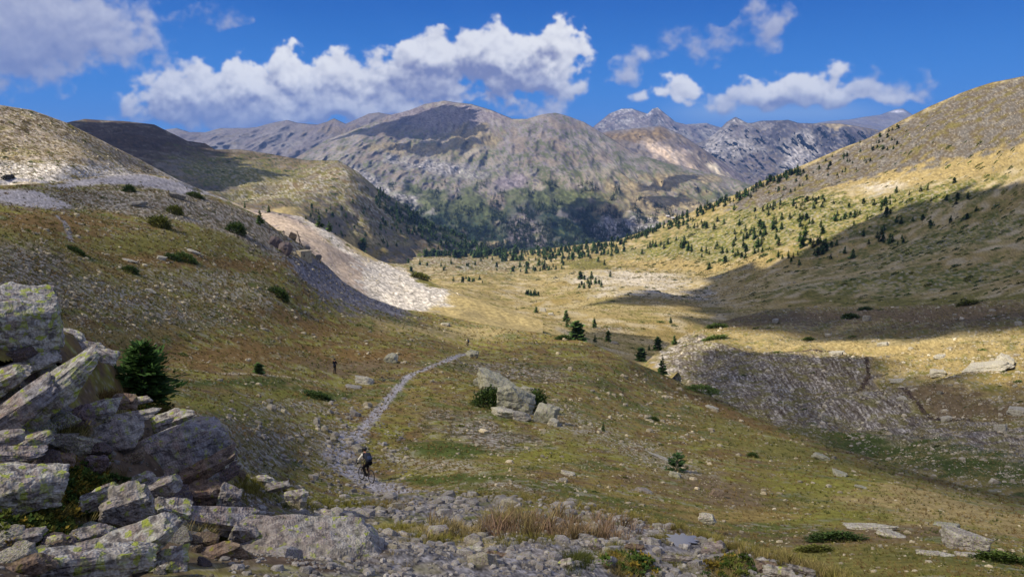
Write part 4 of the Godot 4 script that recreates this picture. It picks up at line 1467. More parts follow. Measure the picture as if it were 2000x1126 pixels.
# ---------------------------------------------------------------- grass
func make_grass() -> void:
	var r := RandomNumberGenerator.new()
	r.seed = 91
	var kinds := [tuft(1, 9, 0.5, 0.05), tuft(2, 12, 0.8, 0.045), tuft(3, 22, 0.5, 0.022), tuft(4, 30, 0.7, 0.018)]
	var m := tinted(0.3)
	m.roughness = 1.0
	var where := [[], [], [], []]
	var tints := [[], [], [], []]
	var big := fnl(93, 0.012, 3)
	var tone := [TONES.ochre, TONES.olive, TONES.moss, TONES.straw, TONES.rust, TONES.green]
	var l: Land = lands.hillside
	for i in 52000:
		var px := r.randf_range(-40, 2040)
		var py := r.randf_range(345, 1120)
		if py < Land.along(l.top, px) + 2.0:
			continue
		var p := l.at(px, py)
		if absf(px - 654) < 14 and absf(py - 738) < 14 or absf(px - 714) < 30 and absf(py - 940) < 20 or absf(px - 757) < 16 and absf(py - 750) < 12 or absf(px - 912) < 10 and absf(py - 678) < 8:
			continue
		var bare := false
		for q in l.areas:
			bare = bare or Geometry2D.is_point_in_polygon(Vector2(p.x, p.z), q[0])
		if bare and r.randf() < 0.9:
			continue
		var h := clampf(r.randf_range(2.5, 6.0) * p.distance_to(EYE) / FOCAL, 0.05, 0.55)
		var v := big.get_noise_2d(px, py * 2.2) * 1.3 + r.randf_range(-0.35, 0.35)
		var c: Color = tone[4] if v < -0.35 else tone[0] if v < 0.0 else tone[1] if v < 0.28 else tone[2] if v < 0.5 else tone[5]
		c = c.lerp(tone[3], r.randf() * 0.4) * r.randf_range(0.8, 1.2)
		c.a = 1.0
		var k := r.randi() % 2
		where[k].append(Transform3D(Basis(Vector3.UP, r.randf() * TAU).scaled(Vector3(h * 1.6, h, h * 1.6)), p - Vector3.UP * h * 0.1))
		tints[k].append(c)
	for b in [["moraine_hill", 1300, 2040, 585, 960, 12000, 2.5], ["valley", 830, 1500, 500, 690, 9000, 2.2], ["pale_slope", -20, 500, 210, 350, 2500, 2.5]]:
		l = lands[b[0]]
		for i in b[5]:
			var px := r.randf_range(b[1], b[2])
			var py := r.randf_range(b[3], b[4])
			if py < Land.along(l.top, px) + 1.0 or py > Land.along(l.bottom, px):
				continue
			if b[0] == "moraine_hill" and big.get_noise_2d(px, py) < -0.15:
				continue
			var p := l.at(px, py)
			var h: float = r.randf_range(0.6, 1.4) * b[6] * p.distance_to(EYE) / FOCAL
			var c: Color = mixc(TONES.straw, TONES.olive, r.randf() * r.randf()) * r.randf_range(0.85, 1.15)
			c.a = 1.0
			var k := r.randi() % 2
			where[k].append(Transform3D(Basis(Vector3.UP, r.randf() * TAU).scaled(Vector3(h * 2.2, h, h * 2.2)), p - Vector3.UP * h * 0.15))
			tints[k].append(c)
	# tussocks on the rubble bank: place, spread, count, height in metres, tone
	var t: Land = lands.rubble_terrace
	for q in [[1050, 1030, 110, 16, 60, 0.2, "dry"], [1010, 1020, 60, 12, 40, 0.22, "straw"], [1040, 1058, 60, 8, 110, 0.08, "moss"], [1150, 1045, 60, 10, 60, 0.16, "dry"], [880, 1038, 50, 10, 60, 0.13, "straw"], [850, 1050, 50, 7, 100, 0.07, "moss"], [780, 1032, 50, 8, 100, 0.08, "moss"], [660, 985, 60, 8, 160, 0.1, "moss"], [600, 985, 50, 10, 130, 0.09, "green"], [760, 985, 50, 7, 110, 0.1, "ochre"],
		[1200, 1088, 26, 12, 120, 0.07, "moss"], [1225, 1110, 30, 12, 160, 0.07, "gold"], [1330, 1095, 30, 10, 110, 0.07, "moss"], [1420, 1112, 30, 10, 130, 0.07, "gold"], [1300, 1055, 40, 8, 120, 0.07, "olive"], [1130, 1105, 30, 12, 100, 0.07, "green"],
		[125, 872, 22, 8, 34, 0.14, "olive"], [155, 882, 18, 8, 26, 0.12, "straw"], [410, 1052, 34, 8, 70, 0.1, "green"], [400, 1060, 34, 8, 50, 0.1, "straw"], [140, 965, 60, 26, 110, 0.09, "green"], [190, 925, 30, 14, 30, 0.08, "rust"], [90, 1010, 60, 26, 80, 0.09, "olive"], [490, 960, 40, 20, 130, 0.09, "moss"], [540, 940, 50, 16, 160, 0.09, "moss"], [215, 775, 26, 8, 60, 0.1, "rust"], [310, 803, 26, 6, 40, 0.09, "rust"], [700, 1060, 300, 40, 90, 0.06, "straw"]]:
		for i in q[4]:
			var px: float = q[0] + r.randfn() * q[2] * 0.6
			var py: float = q[1] + r.randfn() * q[3] * 0.6
			var p := t.at(px, maxf(py, Land.along(t.top, px) + 2.0))
			var h: float = q[5] * r.randf_range(0.6, 1.3)
			var c: Color = TONES[q[6]]
			c = c.lerp(TONES[["straw", "olive", "ochre", "moss"][r.randi() % 4]], r.randf() * 0.5) * r.randf_range(0.8, 1.25)
			c.a = 1.0
			var k := 2 + r.randi() % 2
			where[k].append(Transform3D(Basis(Vector3.UP, r.randf() * TAU).scaled(Vector3(h, h, h)), p - Vector3.UP * 0.02))
			tints[k].append(c)
	# grass along the lip of the bank
	for i in 1100:
		var px := r.randf_range(860, 1660)
		var py := Land.along(t.top, px) + absf(r.randfn()) * 7.0 + 1.0
		var p := t.at(px, py)
		var h := r.randf_range(0.04, 0.09)
		var c: Color = mixc(TONES.gold, TONES.moss, r.randf()) * r.randf_range(0.8, 1.3)
		c.a = 1.0
		var k := 2 + r.randi() % 2
		where[k].append(Transform3D(Basis(Vector3.UP, r.randf() * TAU).scaled(Vector3(h, h, h)), p))
		tints[k].append(c)
	for k in 4:
		scatter("grass", kinds[k], m, where[k], tints[k])
	# leafy ground cover between the boulders
	var leafy := mound(55, 60, 0.3, Color(1, 1, 1), 0.4)
	var w2 := []
	var t2 := []
	for q in [[60, 985, 80, 26, 240], [150, 960, 70, 30, 260], [90, 1040, 60, 24, 120], [200, 980, 40, 20, 120], [1240, 1108, 40, 12, 60], [1420, 1108, 40, 12, 50], [300, 800, 40, 8, 50]]:
		for i in q[4]:
			var px: float = q[0] + r.randfn() * q[2] * 0.6
			var py: float = q[1] + r.randfn() * q[3] * 0.6
			var p := t.at(px, py)
			var h := r.randf_range(0.04, 0.09)
			w2.append(Transform3D(Basis(Vector3.UP, r.randf() * TAU).scaled(Vector3(h, h, h)), p + Vector3.UP * r.randf() * 0.05))
			var c: Color = [Color8(74, 94, 44), Color8(130, 114, 50), Color8(96, 104, 48), Color8(62, 82, 42)][r.randi() % 4] * r.randf_range(0.8, 1.2)
			c.a = 1.0
			t2.append(c)
	scatter("ground_cover", leafy, m, w2, t2)

# ---------------------------------------------------------------- trees
func make_trees() -> void:
	var r := RandomNumberGenerator.new()
	r.seed = 123
	var bark := mat(Color8(86, 74, 64))
	var needles := tinted(0.3)
	var fir := Color8(72, 94, 52)
	var kinds := []
	for k in 5:
		kinds.append(conifer(700 + k, 16, 8, [0.34, 0.4, 0.3, 0.48, 0.36][k], [0.7, 0.55, 0.8, 0.45, 0.65][k], fir * [1.0, 1.12, 0.9, 1.0, 1.2][k]))
	var list := []
	# the trees one can tell apart: land, px, py of the foot, height in survey pixels, kind, wide, label
	var known := [
		["hillside", 1126, 661, 37, 3, 1.35, "broad dark conifer on the crest where the brown hillside drops to the gully"],
		["valley", 1106, 627, 24, 1, 1.0, "sunlit conifer upslope behind the broad dark one on the crest"], ["valley", 1107, 645, 18, 0, 1.0, "small conifer just left of the broad dark one on the crest"],
		["valley", 1161, 638, 21, 0, 1.1, "lone conifer in the sunlit meadow beyond the crest"], ["valley", 1162, 667, 17, 2, 1.0, "small conifer in the shaded hollow nearest the crest"], ["valley", 1188, 667, 22, 3, 0.9, "dark conifer beside boulders in the shaded hollow"],
		["valley", 1252, 699, 27, 3, 1.4, "round bushy conifer at the mouth of the gully"], ["valley", 1285, 680, 26, 3, 1.1, "dark conifer at the foot of the eroded bank"], ["valley", 1268, 680, 13, 2, 1.0, "smallest conifer by the eroded bank"], ["hillside", 1293, 724, 40, 2, 1.0, "slim open conifer before the eroded grey bank"],
		["moraine_hill", 1317, 672, 18, 1, 1.0, "conifer at the top left end of the eroded bank"], ["valley", 1310, 633, 14, 0, 1.0, "conifer in the meadow behind the eroded bank"], ["valley", 1047, 616, 13, 1, 1.0, "small conifer beside pale boulders in the sunlit meadow"],
		["hillside", 505, 727, 21, 3, 1.5, "small round conifer alone on the grass behind the boulder pile"], ["pale_slope", 624, 445, 24, 1, 1.2, "larger of two conifers on the crest of the pale scree"], ["pale_slope", 643, 455, 22, 0, 1.0, "smaller of two conifers on the crest of the pale scree"],
		["hillside", 508, 438, 28, 1, 0.9, "dark leaning conifer on the rocky crest by the scree"], ["pale_slope", 525, 417, 15, 0, 1.0, "conifer on the skyline of the pale scree"], ["pale_slope", 478, 408, 11, 0, 1.0, "tiny conifer high on the skyline of the pale scree"], ["pale_slope", 597, 425, 8, 0, 1.0, "tiny conifer between the two pairs on the scree crest"],
		["brown_hill", 709, 490, 26, 3, 0.9, "tall conifer below the scree crest at the edge of the wood"], ["valley", 1386, 517, 14, 1, 1.0, "lone conifer on the gold meadow below the right slope"], ["valley", 1192, 541, 14, 2, 1.0, "lone conifer on the pale valley meadow"], ["valley", 1864, 358, 10, 3, 1.0, "lone conifer high on the golden slope"], ["hillside", 1178, 842, 20, 2, 0.9, "sparse little conifer in the stony strip of the hillside"],
	]
	for k in known:
		list.append([1000.0, k])
	# groups: land, px, py, spread, height, count, height of a tree, where
	var groups := [
		["valley", 1330, 487, 50, 7, 16, 14, 0], ["valley", 1478, 452, 46, 14, 26, 14, 0], ["valley", 1455, 470, 60, 16, 14, 13, 0], ["valley", 1545, 440, 70, 16, 16, 13, 0], ["valley", 1665, 432, 70, 12, 20, 12, 0], ["valley", 1600, 410, 90, 14, 16, 11, 0], ["valley", 1520, 405, 60, 12, 16, 11, 0], ["valley", 1370, 440, 50, 16, 12, 11, 0], ["valley", 1760, 395, 90, 16, 16, 11, 0], ["valley", 1400, 490, 60, 12, 14, 12, 0], ["valley", 1850, 420, 100, 22, 12, 11, 0],
		["valley", 1615, 484, 46, 8, 26, 15, 1], ["valley", 1520, 503, 40, 6, 14, 12, 1], ["valley", 1720, 455, 40, 10, 14, 12, 1],
		["valley", 1150, 558, 26, 6, 12, 14, 2], ["valley", 1045, 578, 22, 4, 9, 12, 2], ["valley", 1100, 508, 70, 8, 46, 12, 2], ["valley", 1040, 530, 50, 8, 26, 11, 2], ["valley", 1180, 494, 60, 6, 36, 11, 2], ["valley", 980, 505, 40, 6, 26, 11, 2], ["valley", 915, 548, 24, 6, 10, 10, 2], ["valley", 860, 520, 60, 12, 16, 9, 2],
	]
	for g in groups:
		for i in g[5]:
			list.append([r.randf_range(0.65, 1.25) * g[6], [g[0], g[1] + r.randfn() * g[3] * 0.6, g[2] + r.randfn() * g[4] * 0.6, 0.0, r.randi() % 5, 1.0, g[7]]])
	# rows: the wood on the valley rim, the wood along the right skyline, the brown hill
	for i in 150:
		var x := r.randf_range(715, 1010)
		list.append([r.randf_range(10, 17), ["valley", x, Land.along(lands.valley.top, x) + r.randf_range(2, 8), 0.0, r.randi() % 5, 1.0, 3]])
	for i in 260:
		var x := r.randf_range(1010, 1560)
		list.append([r.randf_range(7, 13), ["valley", x, Land.along(lands.valley.top, x) + r.randf_range(1, 9) + absf(r.randfn()) * 5.0, 0.0, r.randi() % 5, 1.0, 4]])
	for i in 70:
		var x := r.randf_range(1500, 1760)
		list.append([r.randf_range(5, 9), ["valley", x, Land.along(lands.valley.top, x) + r.randf_range(2, 50), 0.0, r.randi() % 5, 1.0, 4]])
	for i in 320:
		var x := r.randf_range(735, 985)
		list.append([r.randf_range(6, 11), ["brown_hill", x, Land.along(lands.brown_hill.top, x) + absf(r.randfn()) * 26.0 + 1.0, 0.0, r.randi() % 5, 1.0, 5]])
	for i in 40:
		list.append([r.randf_range(6, 11), ["brown_hill", r.randf_range(600, 800), r.randf_range(400, 490), 0.0, r.randi() % 5, 1.0, 5]])
	list.sort_custom(func(x, y): return x[0] > y[0])
	var places := [["conifer on the sunlit right slope", "conifers on the right slope"], ["conifer along the big cloud shadow's edge", "conifers along the shadow edge"], ["conifer in the groves on the valley floor meadows", "conifers on the valley floor"], ["conifer in the dark wood at the valley end", "conifers of the wood across the valley"], ["conifer on the right slope's falling skyline", "conifers on the right skyline"], ["conifer on the wooded spur of the brown hill", "conifers on the brown hill spur"]]
	var protos := []
	for k in 5:
		protos.append(null)
	var where := [[], [], [], [], []]
	var tints := [[], [], [], [], []]
	for i in list.size():
		var q = list[i][1]
		var l: Land = lands[q[0]]
		var px: float = q[1]
		var py: float = maxf(q[2], Land.along(l.top, px) + 1.0)
		py = minf(py, Land.along(l.bottom, px) - 1.0)
		var p := l.at(px, py)
		var named: bool = list[i][0] == 1000.0
		var h: float = (q[3] if named else list[i][0]) * p.distance_to(EYE) / FOCAL
		var wide: float = q[5] * r.randf_range(0.9, 1.15)
		var b := Basis(Vector3.UP, r.randf() * TAU).scaled(Vector3(h * wide, h, h * wide))
		var k: int = q[4]
		if i < 265:
			var o: Node3D
			if protos[k] == null:
				o = Node3D.new()
				solid("trunk", kinds[k][0], bark, o)
				solid("crown", kinds[k][1], needles, o)
				protos[k] = o
			else:
				o = protos[k].duplicate()
			o.name = numbered("conifer")
			add_child(o)
			o.transform = Transform3D(b, p)
			if named:
				tag(o, q[6], "tree")
			else:
				var where_word: String = ["small ", "middling ", "tall "][clampi(int((list[i][0] - 8.0) / 3.5), 0, 2)]
				tag(o, where_word + places[q[6]][0] + ", " + ["far left", "left of middle", "in the middle", "right of middle", "far right"][clampi(int((px - 700.0) / 210.0), 0, 4)], "tree", places[q[6]][1])
		else:
			where[k].append(Transform3D(b, p))
			tints[k].append(Color.WHITE * r.randf_range(0.8, 1.15))
	for k in 5:
		scatter("conifer_wood", kinds[k][1], needles, where[k], tints[k])
	# forest on the lower flanks of the far massif
	var tiny := conifer(750, 7, 6, 0.36, 0.7, fir * 0.6)
	var w2 := []
	var t2 := []
	var n := fnl(77, 0.02, 3)
	var m: Land = lands.massif
	for i in 16000:
		var px := r.randf_range(760, 1420)
		var py := r.randf_range(360, 500)
		var dense := sm(370.0, 465.0, py) * 0.95 + n.get_noise_2d(px, py * 1.4) * 1.3 - 0.25 - sm(1200.0, 1350.0, px) * 0.4
		if r.randf() > dense:
			continue
		var p := m.at(px, py)
		var h := r.randf_range(5.0, 9.5) * p.distance_to(EYE) / FOCAL
		w2.append(Transform3D(Basis(Vector3.UP, r.randf() * TAU).scaled(Vector3(h, h, h)), p))
		t2.append(Color.WHITE * r.randf_range(0.8, 1.2))
	scatter("forest", tiny[1], needles, w2, t2)
	# the young pine behind the boulder pile
	var pine := thing("young_pine", "dense young green pine behind the boulder pile", "tree", lands.rubble_terrace.at(282, 786))
	var big := conifer(801, 30, 11, 0.46, 0.36, Color8(66, 92, 48), true)
	var hh := 106.0 * pine.position.distance_to(EYE) / FOCAL
	pine.basis = Basis.from_scale(Vector3(hh * 1.12, hh, hh * 1.12))
	solid("trunk", big[0], bark, pine)
	solid("crown", big[1], needles, pine)
	var twisted := thing("twisted_pine", "low pine with tufted spreading branches beside a pale rock rib", "tree", lands.hillside.at(1322, 915))
	var tw := conifer(802, 9, 6, 0.7, 0.3, Color8(60, 84, 50), true)
	hh = 34.0 * twisted.position.distance_to(EYE) / FOCAL
	twisted.basis = Basis.from_scale(Vector3(hh, hh, hh))
	solid("trunk", tw[0], bark, twisted)
	solid("crown", tw[1], needles, twisted)

func make_shrubs() -> void:
	var r := RandomNumberGenerator.new()
	r.seed = 321
	var leaves := tinted(0.25)
	var meshes := [mound(61, 2600, 0.075, Color8(80, 96, 48)), mound(62, 2600, 0.075, Color8(68, 86, 46)), mound(63, 2200, 0.085, Color8(104, 108, 56))]
	for q in [["hillside", 310, 440, 48, 22, 2, "large yellow-green juniper mound on the shaded left slope"], ["hillside", 340, 420, 34, 18, 2, "yellow-green juniper mound just above the large one"], ["hillside", 460, 455, 44, 22, 1, "dark juniper mound under the rocky crest"], ["hillside", 543, 572, 52, 18, 1, "flat dark juniper mound left of the blue-grey scree"], ["hillside", 362, 508, 46, 12, 0, "flat green juniper mat right of a white stone"], ["hillside", 335, 502, 34, 9, 1, "flat green juniper mat beside the one with the white stone"], ["hillside", 253, 521, 34, 12, 1, "dark juniper mat alone below the left slope path"], ["hillside", 147, 487, 40, 9, 1, "narrow juniper mat at the left in brown grass"], ["hillside", 252, 378, 26, 14, 1, "juniper bush among rocks under the gravel crest"], ["hillside", 380, 386, 34, 10, 0, "juniper bush at the top of the rocky crest"],
		["hillside", 955, 798, 62, 40, 1, "rounded dark green juniper at the left of the pale outcrop"], ["hillside", 1044, 806, 42, 44, 1, "dark green juniper between the two blocks of the outcrop"], ["hillside", 1102, 663, 36, 10, 1, "low juniper mat beside the broad dark conifer"], ["hillside", 1370, 745, 60, 10, 0, "green mat along the lip of the hillside above the eroded bank"], ["hillside", 620, 776, 70, 12, 1, "dark green mat of low plants left of the path"],
		["hillside", 1278, 818, 18, 9, 1, "tiny juniper clump in the open brown hillside"], ["hillside", 1470, 895, 20, 10, 1, "small dark clump low on the hillside"], ["hillside", 1630, 1048, 90, 16, 1, "flat juniper mat in front of the pale ledge"], ["hillside", 1960, 1088, 80, 18, 0, "juniper mat at the right beyond the big boulder"], ["hillside", 1590, 1070, 60, 12, 2, "low mat below the flat juniper mat"],
		["moraine_hill", 1400, 640, 40, 9, 0, "juniper mat on the moraine crest"], ["moraine_hill", 1395, 662, 50, 10, 0, "juniper mats at the top of the eroded bank"], ["moraine_hill", 1662, 621, 30, 10, 1, "dark juniper mound high on the moraine"], ["moraine_hill", 1580, 655, 22, 7, 0, "small juniper on the sunlit moraine"], ["moraine_hill", 1690, 605, 24, 7, 1, "juniper near the moraine skyline"], ["moraine_hill", 1890, 597, 34, 9, 2, "yellowish juniper near the moraine skyline"],
		["valley", 780, 545, 30, 12, 2, "yellow-green bush at the end of the white scree"], ["pale_slope", 820, 545, 40, 12, 2, "bushes on the grassy hump beside the white scree"]]:
		var l: Land = lands[q[0]]
		var p := l.at(q[1], q[2])
		var k := p.distance_to(EYE) / FOCAL
		var o := solid("juniper_shrub", meshes[q[5]], leaves)
		var w: float = q[3] * k * (0.82 if q[1] < 700 else 1.0)
		o.transform = Transform3D(Basis(Quaternion(Vector3.UP, l.normal(q[1], q[2], 8.0))) * Basis(Vector3.UP, r.randf() * TAU).scaled(Vector3(w, q[4] * k * 1.6, w)), p)
		tag(o, q[6], "shrub")
	var where := [[], [], []]
	var tints := [[], [], []]
	for b in [["valley", 1180, 2040, 380, 600, 800, 4.5], ["valley", 800, 1400, 500, 680, 260, 4.0], ["valley", 1500, 2040, 250, 420, 260, 3.0], ["pale_slope", -20, 700, 210, 480, 420, 3.5], ["brown_hill", 380, 1000, 300, 500, 700, 3.0], ["hillside", 100, 1400, 380, 980, 160, 5.0], ["moraine_hill", 1300, 2040, 600, 900, 120, 5.0]]:
		var l: Land = lands[b[0]]
		for i in b[5]:
			var px := r.randf_range(b[1], b[2])
			var py := r.randf_range(b[3], b[4])
			if py < Land.along(l.top, px) + 2.0 or py > Land.along(l.bottom, px):
				continue
			var p := l.at(px, py)
			var w: float = b[6] * r.randf_range(0.4, 1.1) * (1.0 + 1.6 * pow(r.randf(), 3.0)) * p.distance_to(EYE) / FOCAL
			var k := r.randi() % 3
			where[k].append(Transform3D(Basis(Quaternion(Vector3.UP, l.normal(px, py))) * Basis(Vector3.UP, r.randf() * TAU).scaled(Vector3(w * 1.5, w * 0.6, w)), p))
			tints[k].append(Color.WHITE * r.randf_range(0.75, 1.15))
	var small := [mound(71, 90, 0.26, Color8(84, 100, 48)), mound(72, 90, 0.26, Color8(70, 90, 48)), mound(73, 90, 0.26, Color8(104, 108, 54))]
	for k in 3:
		scatter("low_scrub", small[k], leaves, where[k], tints[k])

# ---------------------------------------------------------------- boulders one can name
func make_boulders() -> void:
	# px, py, d, w, h, deep, roll, kind, label
	var pile := [
		[14, 624, 5.5, 160, 130, 0.7, 6, "lichen", "big rounded boulder crusted with yellow lichen, topmost of the pile"], [24, 712, 5.45, 136, 60, 0.7, -8, "grey", "layered grey slab under the topmost lichen boulder"], [78, 776, 5.1, 236, 80, 0.5, -36, "lichen", "long tilted slab with yellow lichen, jutting up to a point"], [30, 800, 5.0, 150, 60, 0.7, -30, "slate", "dark lower slab beneath the tilted lichen slab"], [10, 740, 5.2, 80, 50, 0.8, -20, "lichen", "grey block wedged at the picture's edge above the tilted slab"],
		[130, 655, 7.4, 60, 36, 0.8, 15, "grey_pale", "upper rock of the small heap behind the boulder pile"], [168, 678, 7.3, 60, 36, 0.8, 10, "grey", "middle rock of the small heap behind the boulder pile"], [203, 694, 7.2, 50, 32, 0.8, 20, "grey_pale", "right rock of the small heap behind the boulder pile"], [140, 690, 7.1, 60, 30, 0.8, 20, "grey_brown", "brownish rock of the small heap behind the boulder pile"],
		[190, 802, 5.6, 84, 48, 0.8, -12, "lichen", "lichened rock right of the tilted slab's point"], [242, 786, 6.3, 42, 36, 0.9, 0, "grey_brown", "round reddish-brown rock in front of the young pine"], [277, 782, 6.6, 34, 18, 0.8, 0, "grey_pale", "small pale rock at the foot of the young pine"], [255, 815, 6.1, 100, 30, 0.8, -3, "grey", "thin grey capstone in front of the young pine"], [150, 822, 5.4, 60, 58, 0.8, -20, "slate_purple", "purple shaded block under the tilted slab's point"], [222, 852, 5.5, 100, 66, 0.8, -10, "grey", "grey block in the middle of the pile"],
		[340, 822, 6.2, 78, 52, 0.8, -12, "lichen", "lichened block above the big dark slab"], [345, 872, 5.75, 184, 104, 0.5, -14, "slate", "big dark slate slab leaning out over the grass"], [386, 922, 5.6, 152, 46, 0.55, -20, "slate_brown", "rusty lower layer of the big dark slab"], [388, 966, 5.55, 92, 66, 0.6, 0, "slate_brown", "brown block shaded under the big dark slab"], [448, 972, 5.5, 44, 60, 0.8, 10, "grey", "grey rock right of the brown shaded block"],
		[45, 948, 4.45, 130, 108, 0.7, 4, "lichen", "squarish blue-grey block with lichen dots at the left edge"], [30, 888, 4.7, 90, 38, 0.8, 10, "slate", "dark flat slab on the squarish block"], [14, 858, 4.8, 50, 34, 0.8, 0, "grey", "small grey block above the dark flat slab"], [64, 862, 4.9, 60, 48, 0.8, -20, "lichen", "lichened wedge beside the dark flat slab"], [118, 900, 5.0, 46, 40, 0.8, 10, "slate_brown", "brown stone among the grass tufts of the pile"], [186, 905, 5.1, 40, 44, 0.8, 5, "slate_purple", "dark upright stone among the grass tufts of the pile"],
		[247, 992, 4.75, 86, 100, 0.7, -6, "grey", "tall grey block at the heart of the pile"], [198, 970, 4.8, 70, 44, 0.8, -15, "lichen", "lichened block left of the tall grey block"], [315, 950, 5.0, 66, 54, 0.8, -15, "grey", "grey block against the big dark slab"], [282, 940, 5.1, 40, 44, 0.8, 0, "lichen", "narrow lichened stone between two grey blocks"], [330, 1000, 4.9, 70, 62, 0.8, 20, "lichen", "lichened grey face behind the tilted blue slab"], [415, 1014, 4.95, 180, 62, 0.5, 20, "slate", "smooth blue-grey slab sloping down to the right"], [475, 1042, 4.85, 50, 60, 0.8, 15, "grey", "dark grey block between two big front boulders"],
		[262, 1062, 4.0, 156, 78, 0.55, -22, "lichen", "tilted slab thick with round lichen spots, front of the pile"], [150, 1105, 3.75, 240, 96, 0.6, 8, "lichen", "broad grey lichened boulder at the bottom edge"], [155, 1066, 4.05, 84, 24, 0.8, 5, "slate", "thin blue slab behind the broad bottom boulder"], [183, 1046, 4.3, 88, 46, 0.8, 5, "grey", "rounded grey rock above the thin blue slab"], [40, 1052, 4.0, 76, 36, 0.8, 0, "grey", "grey rock in the leafy plants at the left edge"], [106, 1056, 4.1, 26, 22, 0.9, 0, "grey_pale", "fist-sized pale rock in the leafy plants"], [38, 1108, 3.6, 100, 48, 0.8, -5, "grey_brown", "brownish rock in the bottom left corner"],
		[330, 1100, 4.0, 70, 70, 0.8, 0, "lichen", "lichened rock beneath the spotted tilted slab"], [420, 1092, 4.3, 120, 66, 0.7, -14, "grey_brown", "layered brown-grey rock left of the big cracked boulder"],
		[620, 1078, 4.9, 290, 165, 0.6, 8, "grey", "big smooth cracked boulder at the bottom, lichen on its face"], [555, 1112, 4.5, 120, 46, 0.7, 0, "grey", "low grey rock under the left of the cracked boulder"], [690, 1118, 4.6, 130, 40, 0.7, 4, "grey_pale", "flat rock under the right of the cracked boulder"],
		[505, 938, 10.0, 66, 24, 0.8, 3, "grey_pale", "pale flat stone left of the cyclist's path"], [538, 952, 9.8, 54, 26, 0.8, -3, "grey", "grey stone behind the pale flat one"], [578, 968, 9.5, 44, 30, 0.8, 10, "grey_pale", "pale lump nearest the rubble's left end"], [482, 950, 9.7, 44, 30, 0.8, 10, "lichen", "lichened stone beside the boulder pile's right end"], [634, 1008, 7.6, 46, 28, 0.8, 0, "grey_pale", "pale stone above the big cracked boulder"], [744, 966, 16.5, 30, 16, 0.8, 0, "grey", "grey stone on the bank just below the cyclist"],
		[1396, 1072, 6.6, 46, 48, 0.8, 4, "slate", "squarish split block standing at the edge of the rubble"], [1382, 1012, 26.0, 34, 26, 0.8, 0, "grey_pale", "pale squat stone in the grass beyond the rubble edge"], [1271, 1034, 8.6, 24, 20, 0.8, 0, "grey_brown", "tan stone near the puddle"], [1298, 1040, 8.2, 28, 20, 0.8, 20, "grey", "grey stone beside the tan one near the puddle"], [1183, 1101, 5.2, 46, 32, 0.8, -6, "grey_pale", "pale angular stone among yellow plants"], [1098, 1108, 4.9, 50, 32, 0.7, -32, "grey_pale", "long pale stone tilted up in the rubble"], [1085, 1090, 5.3, 36, 26, 0.8, 30, "slate", "dark tilted stone behind the long pale one"], [1162, 1064, 6.2, 26, 28, 0.8, 10, "slate", "dark pointed stone behind the grass tussocks"], [1500, 1106, 5.2, 46, 32, 0.8, -8, "grey_brown", "brown-grey stone at the lower end of the bank"], [1524, 1117, 5.0, 60, 24, 0.8, 3, "grey_pale", "flat white-topped stone at the lower end of the bank"], [1565, 1112, 5.1, 50, 16, 0.8, 5, "grey", "flat grey stone last in the row under the bank"],
		[842, 1044, 7.3, 46, 22, 0.8, 0, "slate", "dark rounded stone beside dry grass"], [898, 1078, 5.6, 84, 28, 0.8, -4, "grey_pale", "long pale slab in the rubble"], [968, 1084, 5.4, 56, 20, 0.8, 4, "slate_brown", "flat brown slab in the rubble"], [766, 1048, 7.0, 24, 16, 0.8, 0, "slate", "small dark stone right above the cracked boulder"], [1325, 1090, 5.6, 60, 14, 0.8, -3, "slate", "thin flat slab below the puddle"], [1240, 1068, 6.3, 40, 16, 0.8, 3, "slate_brown", "reddish flat stone left below the puddle"],
	]
	var n := 0
	for q in pile:
		n += 1
		var big: bool = q[3] > 110
		rock(q[0], q[1], q[2], q[3], q[4], q[5], q[6], q[7], 1000 + n, q[8], "boulder" if q[3] > 60 else "rock", "boulder" if q[3] > 60 else "rock", "", 0.05 if big else 0.07, 0.05 if q[7].begins_with("slate") else 0.035, 4 if q[3] > 55 else 3)
